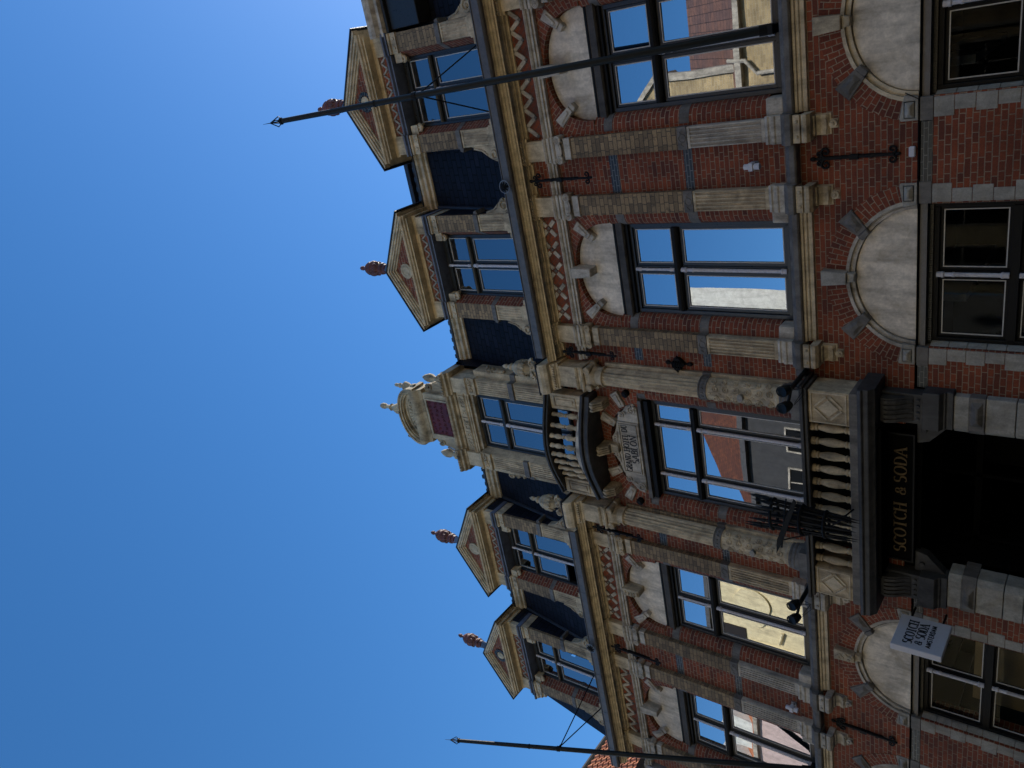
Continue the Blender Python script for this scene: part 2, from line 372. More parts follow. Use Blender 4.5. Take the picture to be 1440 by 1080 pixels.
def text(s, h, org, U, V, N, thick=.17, thin=.055, depth=.006, serif=True, center=True, track=.06, sx=1):
    """stroke lettering as one mesh; org centre-baseline, U advance dir, V up, N outward"""
    U, V, N, org = Vector(U), Vector(V), Vector(N), Vector(org)
    mb = MB(); wd = sum((G[c][0]+track)*sx for c in s)*h; x = -wd/2 if center else 0
    def quad(p):
        a = [org+U*q[0]+V*q[1] for q in p]; b = [q+N*depth for q in a]
        mb.add(a+b, [(4, 5, 6, 7), (0, 1, 5, 4), (1, 2, 6, 5), (2, 3, 7, 6), (3, 0, 4, 7)])
    for c in s:
        w_, strokes, serifs = G[c]
        for st in strokes:
            pts = [(x+p[0]*h*sx, p[1]*h) for p in st]; L = []; Rr = []
            for i, p in enumerate(pts):
                q0 = pts[max(i-1, 0)]; q1 = pts[min(i+1, len(pts)-1)]
                dx, dy = q1[0]-q0[0], q1[1]-q0[1]; d = math.hypot(dx, dy) or 1; dx /= d; dy /= d
                t = (thin+(thick-thin)*abs(dy)**1.5)*h/2
                if c in 'NM' and abs(dx) < .2 and thick != thin: t *= .55
                if c == 'A' and dx > 0 and dy > 0 and thick != thin: t *= .5
                L.append((p[0]-dy*t, p[1]+dx*t)); Rr.append((p[0]+dy*t, p[1]-dx*t))
            for i in range(len(pts)-1): quad([Rr[i], Rr[i+1], L[i+1], L[i]])
        if serif:
            for sx_, sy in serifs:
                cx = x+sx_*h*sx; cy = sy*h; k = (thick*.85)*h; t = thin*h*.8
                quad([(cx-k, cy-t), (cx+k, cy-t), (cx+k, cy+t), (cx-k, cy+t)])
        x += (w_+track)*h*sx
    return mb
FX, FZ, FN = (1, 0, 0), (0, 0, 1), (0, -1, 0)

# ------------------------------------------------------------------ constants of the facade (metres)
YW, YP = .10, 0.0            # brick wall face, pilaster face
BAYS = [-6.12, -3.12, 3.12, 6.12]
PIL = [(1.91, 2.20), (4.03, 4.32), (4.88, 5.17), (7.01, 7.30)]
PILS = [(-b, -a) for a, b in reversed(PIL)]+PIL
XL, XR = -7.72, 7.72
def ell(a, b, n=24, p=2.0):
    out = []
    for i in range(n+1):
        t = math.pi*i/n; c_, s_ = math.cos(t), math.sin(t)
        out.append((a*math.copysign(abs(c_)**(2/p), c_), b*abs(s_)**(2/p)))
    return out
def ring(mb, cx, z0, a0, b0, a1, b1, y0, y1, n=28, p=2.0, uvs=True, zc=None, p1=None):
    """half-elliptic ring (inner a0,b0; outer a1,b1) from y0 (front) to y1, with radial-brick uvs"""
    I = ell(a0, b0, n, p); O = ell(a1, b1, n, p1 or p)
    if zc: O = [(x, min(z, zc-z0)) for x, z in O]
    d = 0; vs = []; D = []
    for i in range(n+1):
        if i: d += math.hypot((O[i][0]+I[i][0]-O[i-1][0]-I[i-1][0])/2, (O[i][1]+I[i][1]-O[i-1][1]-I[i-1][1])/2)
        D.append(d)
        vs += [(cx+I[i][0], y0, z0+I[i][1]), (cx+O[i][0], y0, z0+O[i][1]), (cx+I[i][0], y1, z0+I[i][1]), (cx+O[i][0], y1, z0+O[i][1])]
    fs = []; uv = []
    for i in range(n):
        a = 4*i; b = 4*(i+1); w_ = math.hypot(O[i][0]-I[i][0], O[i][1]-I[i][1])
        fs.append((a, b, b+1, a+1)); uv.append([(0, D[i]), (0, D[i+1]), (w_, D[i+1]), (w_, D[i])])
        fs.append((b, a, a+2, b+2)); uv.append([(0, D[i+1]), (0, D[i]), (abs(y1-y0), D[i]), (abs(y1-y0), D[i+1])])
        fs.append((a+1, b+1, b+3, a+3)); uv.append([(w_, D[i]), (w_, D[i+1]), (w_+.1, D[i+1]), (w_+.1, D[i])])
    fs.append((0, 1, 3, 2)); uv.append([(0, 0)]*4); e = 4*n; fs.append((e+1, e, e+2, e+3)); uv.append([(0, 0)]*4)
    return mb.add(vs, fs, uv)
def wall_arch(mb, cx, hw, z0, z1, a, b, y, n=28, p=2.0, yb=.5):
    """wall face over [cx-hw,cx+hw]x[z0,z1] with a half-ellipse hole (a,b) springing at z0"""
    E = ell(a, b, n, p)
    pts = [(cx+hw, z0)]+[(cx+x, z0+z) for x, z in E]+[(cx-hw, z0)]
    for i in range(len(pts)-1):
        (xa, za), (xb, zb) = pts[i], pts[i+1]
        if abs(xa-xb) < 1e-6: continue
        mb.add([(xa, y, za), (xb, y, zb), (xb, y, z1), (xa, y, z1)], [(0, 3, 2, 1)])

# =================================================================== ground, road
g = MB(); g.add([(-200, -200, 0), (200, -200, 0), (200, 200, 0), (-200, 200, 0)], [(0, 1, 2, 3)])
M['paving'] = brick_mat('street_clinker', (.06, .042, .035), (.035, .028, .025), (.03, .03, .03), bw=.2, rh=.1, ms=.006, squash=1)
M['flag'] = stone_mat('pavement_slab', (.10, .097, .09), blocks=(.6, .6))
go = g.build('ground', 'paving'); tag(go, None, None, kind='structure')
p_ = MB(); p_.box(-60, 60, -1.9, .6, .004, .12); pv = p_.build('pavement', 'flag'); tag(pv, None, None, kind='structure')
p_ = MB(); p_.box(-60, 60, -12, -10.4, .004, .12); pv = p_.build('far_pavement', 'flag'); tag(pv, None, None, kind='structure')

# =================================================================== THE HOTEL
H = empty('hotel_building', (0, 0, 0))
tag(H, 'ornate red brick hotel front with cream columns, arched windows and gabled dormers', 'building')

# ---- brick walls
wb = MB()
for a, b in ((XL, -7.02), (-5.22, -4.02), (-2.22, -1.58), (1.58, 2.22), (4.02, 5.22), (7.02, XR)):
    wb.box(a, b, YW, .6, 0, 3.64)
for c_ in BAYS:
    wall_arch(wb, c_, 1.5 if abs(c_) < 4 else 1.5, 3.80, 5.13, 1.10, 1.0, YW)
    # first-floor piers and spandrels beside each window
wb.box(XL, -7.62, YW, .14, 3.80, 5.13); wb.box(7.62, XR, YW, .14, 3.80, 5.13)
for s_ in (-1, 1): wb.box(s_*1.62, s_*1.1, YW, .14, 3.9, 5.13)
for c_ in BAYS:
    for s_ in (-1, 1):
        wb.box(c_+s_*.90, c_+s_*1.5, YW, .6, 5.13, 8.02)
    wall_arch(wb, c_, 1.5, 8.02, 8.80, .90, .80, YW, p=2.3)
for s_ in (-1, 1): wb.box(s_*7.62, s_*7.72, YW, .6, 5.13, 9.3)
for a, b in ((-7.62, -1.1), (1.1, 7.62)): wb.box(a, b, YW+.003, .6, 8.80, 9.3)
for s_ in (-1, 1): wb.box(s_*1.05, s_*1.62, YW, .6, 5.13, 8.81)
wall_arch(wb, 0, 1.05, 7.98, 8.95, 1.02, .80, YW, p=2.4)
wb.box(-1.1, 1.1, YW+.003, .6, 8.95, 9.3)
walls = wb.build('wall', 'brick', H)
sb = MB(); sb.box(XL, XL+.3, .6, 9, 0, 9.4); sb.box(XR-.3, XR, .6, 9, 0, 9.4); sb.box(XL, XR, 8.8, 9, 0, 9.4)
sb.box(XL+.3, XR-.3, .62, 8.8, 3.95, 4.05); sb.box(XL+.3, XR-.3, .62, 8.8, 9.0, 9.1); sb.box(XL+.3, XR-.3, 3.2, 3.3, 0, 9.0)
sb.build('inner_wall', 'room', H)
# dark glazed brick bands
db = MB()
for a, b in ((-7.0, -7.3),): pass
for s_ in (-1, 1):
    db.box(s_*4.27, s_*4.95, YW-.004, .2, 3.645, 3.765)
    db.box(s_*2.0, s_*1.66, YW-.004, .2, 3.645, 3.765)
    db.box(s_*7.28, s_*7.7, YW-.004, .2, 3.645, 3.765)
    for z0, z1 in ((6.56, 6.69), (7.72, 7.86)):
        db.box(s_*4.32, s_*4.88, YW-.004, .2, z0, z1); db.box(s_*7.30, s_*7.70, YW-.004, .2, z0, z1)
        db.box(s_*1.66, s_*1.91, YW-.004, .2, z0, z1)
db.build('dark_brick_band', 'brick_dark', H)
# bluestone blocks in the plinth band
bb = MB()
for c_ in BAYS:
    for s_ in (-1, 1): bb.box(c_+s_*.905, c_+s_*1.16, YW-.012, .3, 3.643, 3.778)
bb.build('band_block', 'blue', H, bevel=.004)

# ---- ground-floor quoins
qb = MB()
for c_ in BAYS:
    for s_ in (-1, 1):
        z = 3.64; i = 0
        while z > .3:
            wd = (.31, .25, .28, .24)[i % 4]-.02
            x0 = c_+s_*.92; x1 = c_+s_*(.92+wd-.08); xi = c_+s_*.868
            zb = z-.205
            pts = [(x0, YW-.01), (x1, YW-.01), (x1, .3), (xi, .3), (xi, .22)]
            qb.prism(pts, zb+.002, z-.002, 'z')
            z = zb; i += 1
qb.build('quoin', 'quoin', H, bevel=.005)

# ---- windows
def bead(mb, x0, x1, z0, z1, y, t=.013, d=.012):
    mb.box(x0, x1, y-d, y, z0, z0+t); mb.box(x0, x1, y-d, y, z1-t, z1)
    mb.box(x0, x0+t, y-d, y, z0+t, z1-t); mb.box(x1-t, x1, y-d, y, z0+t, z1-t)
def sash(fr, bd, gl, x0, x1, z0, z1, y, st=.05):
    fr.box(x0, x0+st, y, y+.05, z0, z1); fr.box(x1-st, x1, y, y+.05, z0, z1)
    fr.box(x0+st, x1-st, y, y+.05, z0, z0+st); fr.box(x0+st, x1-st, y, y+.05, z1-st, z1)
    bead(bd, x0+st, x1-st, z0+st, z1-st, y+.018)
    gl.append((x0+st, x1-st, z0+st, z1-st, y+.025))
def panes(gl, W, mat='glass'):
    for x0, x1, z0, z1, y in gl:
        k = random.uniform(-.0028, .0028); k2 = random.uniform(-.0022, .0022)
        q = MB(); q.add([(x0, y+k, z0), (x1, y-k, z0), (x1, y-k+k2, z1), (x0, y+k+k2, z1)], [(0, 1, 2, 3)])
        q.build('pane', mat, W)
def post(mb, x, y, z0, z1, r=.024):
    pts = [(r*1.35, z0), (r*1.35, z0+.05), (r*1.5, z0+.055), (r*1.5, z0+.075), (r, z0+.09), (r, (z0+z1)/2), (r, z1-.2), (r*1.2, z1-.19), (r*1.2, z1-.17), (r, z1-.16), (r, z1-.09),
           (r*1.5, z1-.075), (r*1.5, z1-.05), (r*1.25, z1-.045), (r*1.35, z1)]
    mb.lathe(x, y, pts, 12)
def first_floor_window(c_):
    W = empty('window', (0, 0, 0), H)
    fr = MB(); y = .25
    z0, z1, zt0, zt1, hw = 5.36, 7.765, 6.965, 7.075, .70
    fr.box(c_-hw, c_-hw+.06, y, y+.1, z0, z1); fr.box(c_+hw-.06, c_+hw, y, y+.1, z0, z1)
    fr.box(c_-hw+.06, c_+hw-.06, y, y+.1, z1-.05, z1); fr.box(c_-hw+.06, c_+hw-.06, y-.01, y+.1, z0, z0+.05)
    fr.box(c_-.05, c_+.05, y+.012, y+.1, z0+.05, z1-.05)
    fr.build('frame', 'frame2', W, bevel=.005)
    tr = MB(); tr.prof([(y-.03, zt0+.02), (y-.045, zt0+.05), (y-.045, zt0+.065), (y-.02, zt0+.075), (y-.02, zt1), (y+.1, zt1), (y+.1, zt0), (y-.01, zt0)], c_-hw+.06, c_+hw-.06)
    tr.build('transom', 'frame', W)
    s2 = MB(); bd = MB(); gl = []
    for sx in (-1, 1):
        xa, xb = sorted((c_+sx*.052, c_+sx*(hw-.062)))
        sash(s2, bd, gl, xa, xb, z0+.05, zt0, y+.03, .045); sash(s2, bd, gl, xa, xb, zt1, z1-.05, y+.03, .032)
    s2.build('sash', 'frame2', W, bevel=.004); bd.build('glazing_bead', 'edge', W); panes(gl, W)
    ps = MB(); post(ps, c_, y-.012, z0+.05, zt0, .026); post(ps, c_, y-.012, zt1, z1-.05, .02)
    ps.build('mullion_post', 'post', W, smooth='auto')
    ln = MB(); ln.prof([(y-.05, z1), (y-.05, z1+.035), (y-.02, z1+.045), (y+.1, z1+.045), (y+.1, z1)], c_-.74, c_+.74)
    ln.prof([(.17, 7.965), (.17, 7.998), (.3, 7.998), (.3, 7.965)], c_-.755, c_+.755)
    ln.build('head_rail', 'frame', W)
    lt = MB(); lt.prof([(.14, 7.83), (.14, 7.86), (.165, 7.87), (.165, 7.94), (.18, 7.95), (.18, 7.962), (.4, 7.962), (.4, 7.812), (.17, 7.812)], c_-.76, c_+.76)
    lt.build('lintel', 'bluemid', W)
    return W
W1 = [first_floor_window(c_) for c_ in BAYS]

def jamb(mb, c_, s_, z0, z1, xo=.915, xi=.70, yo=YW, yi=.26, n=6):
    """rounded brick reveal between pilaster and window frame"""
    pts = [(xo, yo-.004)]
    for i in range(n+1):
        a = i/n*math.pi/2; pts.append((xo-.03-(xo-.03-xi)*math.sin(a), yi-(yi-yo+.004)*math.cos(a)))
    d = 0
    for i in range(len(pts)-1):
        (xa, ya), (xb, yb) = pts[i], pts[i+1]; w_ = math.hypot(xb-xa, yb-ya)
        q = [(c_+s_*xa, ya, z0), (c_+s_*xb, yb, z0), (c_+s_*xb, yb, z1), (c_+s_*xa, ya, z1)]; u = [(d, z0), (d+w_, z0), (d+w_, z1), (d, z1)]
        if s_ < 0: mb.add(q, [(0, 1, 2, 3)], [u])
        else: mb.add(q, [(3, 2, 1, 0)], [u[::-1]])
        d += w_
def jset(c_, segs, hw=.70, xo=.915):
    bj, gj = MB(), MB()
    for s_ in (-1, 1):
        for z0, z1, t in segs:
            jamb(gj if t else bj, c_, s_, z0, z1, xo+(.0 if not t else .003), hw-(.006 if t else 0), YW-(.006 if t else 0))
    bj.build('brick_jamb', 'brick_jamb', H, smooth='auto'); gj.build('jamb_block', 'blue', H, smooth='auto')
for c_ in BAYS:
    jset(c_, ((5.50, 6.56, 0), (6.56, 6.70, 1), (6.70, 7.73, 0), (7.73, 7.87, 1), (7.87, 8.02, 0)))
    pl = MB()
    for s_ in (-1, 1): pl.box(c_+s_*.93, c_+s_*.72, .04, .3, 5.285, 5.50)
    pl.build('jamb_foot', 'pale', H, bevel=.02, seg=3)
    # arch over the window: tympanum, radial bricks, voussoirs
    t = MB(); t.prism([(c_+x, 8.0+z) for x, z in ell(.76, .70, 30, 2.35)], .19, .3); t.build('tympanum', 'tymp', H, bevel=.008)
    rb = MB(); ring(rb, c_, 8.02, .755, .69, .96, .92, YW-.006, .26, 30, 2.35, zc=8.80, p1=2.6); rb.build('brick_arch', 'brick_uv', H)
    vb = MB()
    for s_ in (-1, 1):
        an = R(49 if s_ > 0 else 131); dx, dz = math.cos(an), math.sin(an); px, pz = -dz, dx
        
        cx, cz = c_+s_*.62, 8.46
        def pt(r, w_): return (cx+dx*r+px*w_, cz+dz*r+pz*w_)
        a, b, c2, d_ = pt(-.10, -.05), pt(.19, -.08), pt(.19, .08), pt(-.10, .05)
        vb.prism([a, b, c2, d_], YW-.03, .24)
        q = [pt(-.05, -.022), pt(.14, -.042), pt(.14, .042), pt(-.05, .022)]
        vb.prism(q, YW-.05, YW-.03)
        a, b, c2, d_ = pt(-.17, -.05), pt(-.1, -.06), pt(-.1, .06), pt(-.17, .05); vb.prism([a, b, c2, d_], YW-.01, .24)
    vb.build('voussoir', 'pale', H, bevel=.008)
    kb = MB()
    kb.hexa([(c_-.065, -.02, 8.40), (c_+.065, -.02, 8.40), (c_+.065, .25, 8.40), (c_-.065, .25, 8.40), (c_-.085, -.05, 8.735), (c_+.085, -.05, 8.735), (c_+.085, .25, 8.735), (c_-.085, .25, 8.735)])
    if c_ == -3.12:
        for k in range(5): kb.dome(c_+random.uniform(-.03, .03), -.03, 8.44+.06*k, .055, .035, .032)
    kb.build('keystone', 'pale' if c_ != -3.12 else 'grime', H, bevel=.008)
# ---- first-floor pilasters
def pilaster(a, b):
    P = empty('pilaster', (0, 0, 0), H); c_ = (a+b)/2
    m1 = MB(); m1.box(a, b, YP, .2, 6.70, 8.42); m1.build('brick_shaft', 'brick_tan', P)
    m1 = MB(); m1.box(a+.004, b-.004, YP+.012, .2, 5.505, 6.565)
    for k in range(6):
        x = a+.018+(b-a-.036)*k/5
        m1.box(x-.009, x+.009, YP-.010, YP+.014, 5.56, 6.52)
    m1.box(a+.004, b-.004, YP-.004, YP+.012, 6.52, 6.562); m1.box(a+.004, b-.004, YP-.004, YP+.012, 5.508, 5.56)
    m1.build('fluted_panel', 'cream' if 0 < c_ < 4.6 or -2.3 < c_ < 0 else 'pale', P, bevel=.004)
    m1 = MB(); m1.box(a-.003, b+.003, YP-.012, .2, 6.567, 6.698)
    m1.torus((c_, YP-.014, 6.633), .05, .008, n=18, m_=6)
    for sx in (-1, 1): m1.tube([(c_+sx*.05, YP-.013, 6.633), (c_+sx*.08, YP-.014, 6.66), (c_+sx*.11, YP-.013, 6.62)], .007, 5)
    m1.build('band_block', 'blue', P)
    # base
    m1 = MB(); m1.prof([(YP-.05, 5.285), (YP-.05, 5.36), (YP-.065, 5.37), (YP-.065, 5.41), (YP-.03, 5.42), (YP-.03, 5.45), (YP-.045, 5.46), (YP-.03, 5.50), (.2, 5.50), (.2, 5.285)], a-.025, b+.025)
    m1.build('base', 'pale', P, bevel=.005)
    # console under the string course
    m1 = MB()
    m1.prof([(-.12, 5.125), (-.13, 5.04), (-.09, 5.03), (-.09, 5.12), (.2, 5.12), (.2, 5.125)], a-.02, b+.02)
    m1.prof([(-.11, 5.03), (-.135, 5.0), (-.13, 4.96), (-.08, 4.93), (.15, 4.93), (.15, 5.03)], a-.02, b+.02)
    for sx in (-1, 1): m1.dome(c_+sx*.09, -.135, 5.075, .022, .02, .022)
    m1.prof([(0, 4.93), (.0, 4.905), (.04, 4.9), (.06, 4.85), (.04, 4.79), (.07, 4.76), (.15, 4.76), (.15, 4.93)], a+.03, b-.03)
    m1.box(a+.02, b-.02, YW-.015, .2, 4.735, 4.93)
    m1.box(a+.09, b-.09, YW-.012, .2, 4.66, 4.74)
    m1.prism([(c_-.075, 4.80), (c_+.075, 4.80), (c_+.055, 4.775), (c_-.055, 4.775)], .03, .12)
    m1.disc(c_, 4.71, .05, .12, .05, 16); m1.dome(c_, .05, 4.71, .022, .02, .022)
    m1.build('console', 'cream' if c_ > 0 else 'pale', P, bevel=.006)
    # capital
    m1 = MB(); m1.box(a-.008, b+.008, YP-.012, .2, 8.425, 8.53); m1.box(a-.015, b+.015, YP-.02, .2, 8.415, 8.435)
    m1.box(a-.05, b+.05, YP+.02, .2, 8.56, 8.73)
    for sx in (-1, 1):
        xx = c_+sx*.145; m1.disc(xx, 8.61, -.05, .08, .062, 20)
        m1.torus((xx, -.052, 8.61), .05, .010, n=18, m_=6); m1.torus((xx, -.052, 8.61), .025, .008, n=14, m_=5); m1.dome(xx, -.055, 8.61, .014, .012, .014)
    sag = [(c_-.145+.29*i/10, 8.60-.035*math.sin(math.pi*i/10)) for i in range(11)]
    m1.prism(sag+[(c_+.145, 8.672), (c_-.145, 8.672)], -.035, .08)
    for dz_ in (0, .025): m1.tube([(x, -.036, z+dz_) for x, z in sag], .007, 5)
    m1.prof([(-.045, 8.672), (-.06, 8.69), (-.06, 8.725), (.2, 8.725), (.2, 8.672)], a-.05, b+.05)
    m1.build('capital', 'pale' if abs(c_) > 2.5 else 'cream', P, bevel=.003)
    return P
for a, b in PILS: pilaster(a, b)

# ---- entablature
AR = [(.03, 8.735), (.03, 8.77), (.005, 8.775), (.005, 8.81), (-.015, 8.82), (-.035, 8.845), (-.035, 8.858), (.16, 8.862), (.16, 8.735)]
ab = MB()
for a, b in ((XL, -1.62), (1.62, XR)): ab.prof(AR, a, b)
for a, b in PILS: ab.prof([(y-.035 if y < .1 else y, z+(.003 if z > 8.8 else -.003)) for y, z in AR], a-.035, b+.035)
for s_ in (-1, 1): ab.prof([(y-.035 if y < .1 else y, z+(.003 if z > 8.8 else -.003)) for y, z in AR], s_*7.72, s_*7.60)
ab.build('architrave', 'pale', H, bevel=.003)
fb = MB()
for a, b in PILS: fb.box(a-.005, b+.005, -.01, .2, 8.87, 9.25)
fb.build('frieze_block', 'cream', H, bevel=.004)
fz = MB()
for c_ in BAYS: fz.box(c_-.92, c_+.92, YW-.006, .2, 8.90, 9.30)
fz.build('frieze_panel', 'brick_diag', H)
def diag(mb, x0, z0, x1, z1, w_, y0, y1):
    d = math.hypot(x1-x0, z1-z0); ux, uz = (x1-x0)/d*w_/2, (z1-z0)/d*w_/2
    mb.prism([(x0+uz, z0-ux), (x1+uz, z1-ux), (x1-uz, z1+ux), (x0-uz, z0+ux)], y0, y1)
for c_ in BAYS:
    zz = MB(); k_ = MB()
    if abs(c_) > 5:
        n = 13; dx = 1.76/n
        for i in range(n):
            xa = c_-.88+dx*i; up = i % 2 == 0
            za, zb = (9.02, 9.20) if up else (9.20, 9.02)
            diag(zz, xa+.010, za+(.012 if up else -.012), xa+dx-.010, zb-(.012 if up else -.012), .062, YW-.03, YW)
            kx, kz = xa, (9.02 if up else 9.20)
            k_.prism([(kx-.035, kz), (kx, kz-.035), (kx+.035, kz), (kx, kz+.035)], YW-.026, YW)
    else:
        for i in range(5):
            xc = c_-.70+.35*i; zc = 9.115; r = .125
            for sx in (-1, 1):
                for t0, t1 in ((.032, r),(-r, -.032)):
                    diag(zz, xc+sx*t0, zc+t0, xc+sx*t1, zc+t1, .066, YW-.03, YW)
            k_.prism([(xc-.036, zc), (xc, zc-.036), (xc+.036, zc), (xc, zc+.036)], YW-.024, YW)
    zz.build('frieze_pattern', 'pale', H, bevel=.004); k_.build('frieze_key', 'blue', H, bevel=.003)
CO = [(.14, 9.20), (.06, 9.20), (.05, 9.225), (.03, 9.233), (.0, 9.235), (-.005, 9.255), (-.03, 9.262), (-.035, 9.275), (-.06, 9.292), (-.135, 9.292), (-.14, 9.236),
      (-.158, 9.234), (-.168, 9.256), (-.188, 9.262), (-.205, 9.288), (-.225, 9.30), (-.236, 9.325), (-.26, 9.332), (-.27, 9.345), (.2, 9.345), (.2, 9.20)]
cb = MB()
for a, b in ((XL-.03, -1.62), (1.62, XR+.03)): cb.prof(CO, a, b)
for a, b in PILS:
    cb.prof([(.14, 9.195), (.01, 9.195), (.0, 9.218), (-.02, 9.225), (-.045, 9.228), (-.05, 9.246), (-.065, 9.252), (-.07, 9.291), (.14, 9.291)], a-.05, b+.05)
cb.build('cornice', 'ochre', H, bevel=.003)
dn = MB()
for a, b in PILS:
    n = 8
    for i in range(n): x = a-.03+(b-a+.06)*(i+.5)/n; dn.box(x-.013, x+.013, -.112, -.069, 9.232, 9.28)
dn.build('dentil', 'creamp', H)
gb = MB(); GU = [(-.262, 9.348), (-.30, 9.33), (-.345, 9.325), (-.37, 9.35), (-.378, 9.47), (-.392, 9.475), (-.392, 9.488), (-.368, 9.488), (-.355, 9.36), (-.2, 9.37), (-.2, 9.348)]
for a, b in ((XL-.03, -1.74), (1.74, XR+.03)):
    gb.prof(GU, a, b)
    x = a+.5
    while x < b: gb.prof([(y-.005, z) for y, z in GU[:8]]+[(-.3, 9.48), (-.3, 9.35)], x, x+.035); x += 1.02
gb.build('gutter', 'lead', H)

# ---- string course / sill at first floor
st = MB()
SC = [(-.03, 5.13), (-.05, 5.15), (-.05, 5.215), (-.03, 5.235), (.0, 5.24), (.02, 5.283), (.35, 5.283), (.35, 5.13)]
for a, b in ((XL, -1.68), (1.68, XR)): st.prof(SC, a, b)
for a, b in PILS: st.prof([(y-.10 if y < .1 else y, z+(.0015 if z > 5.2 else -.0015)) for y, z in SC], a-.04, b+.04)
st.build('string_course', 'blue', H, bevel=.004)
st = MB()
for a, b in ((-7.0, -5.2), (-4.02, -2.22), (2.22, 4.02), (5.2, 7.0)):
    st.prof([(.0, 5.128), (.005, 5.10), (.03, 5.09), (.035, 5.06), (.055, 5.045), (.06, 5.0), (.085, 4.995), (.2, 4.995), (.2, 5.128)], a, b)
st.build('sill_moulding', 'creamp', H)

# ---- ground-floor windows with arches
def ground_window(c_):
    W = empty('window', (0, 0, 0), H); y = .25; hw = .87
    fr = MB(); fr.box(c_-hw, c_-hw+.05, y, y+.12, .3, 3.64); fr.box(c_+hw-.05, c_+hw, y, y+.12, .3, 3.64)
    fr.box(c_-hw+.05, c_+hw-.05, y, y+.12, 3.58, 3.64); fr.box(c_-hw+.05, c_+hw-.05, y-.01, y+.12, 2.745, 2.845)
    fr.box(c_-.04, c_+.04, y+.01, y+.12, .3, 3.58); fr.box(c_-hw+.05, c_+hw-.05, y-.02, y+.12, .3, .45)
    fr.build('frame', 'frame', W, bevel=.005)
    s2, bd, gl = MB(), MB(), []
    for sx in (-1, 1):
        xa, xb = sorted((c_+sx*.042, c_+sx*(hw-.052)))
        sash(s2, bd, gl, xa, xb, .45, 2.745, y+.035, .035); sash(s2, bd, gl, xa, xb, 2.845, 3.58, y+.035, .035)
    s2.build('sash', 'frame', W, bevel=.003); bd.build('glazing_bead', 'edge', W); panes(gl, W, 'glass_g')
    ps = MB(); post(ps, c_, y-.012, .45, 2.745, .024); post(ps, c_, y-.012, 2.845, 3.6, .026); ps.build('mullion_post', 'post', W, smooth='auto')
    # reeded head rail
    hd = MB()
    for k in range(60): x = c_-.89+1.78*(k+.5)/60; hd.box(x-.009, x+.009, y-.035, y+.02, 3.642, 3.68)
    hd.box(c_-.9, c_+.9, y-.02, y+.1, 3.64, 3.695); hd.build('head_rail', 'frame2', W)
    lt = MB(); lt.prof([(.13, 3.69), (.13, 3.74), (.16, 3.745), (.16, 3.775), (.35, 3.775), (.35, 3.697), (.2, 3.697), (.2, 3.69)], c_-.905, c_+.905); lt.build('lintel', 'lead', W)
    t = MB(); t.prism([(c_+x, 3.80+z) for x, z in ell(.835, .70, 34)], .15, .3); t.build('tympanum', 'tymp', W, bevel=.004)
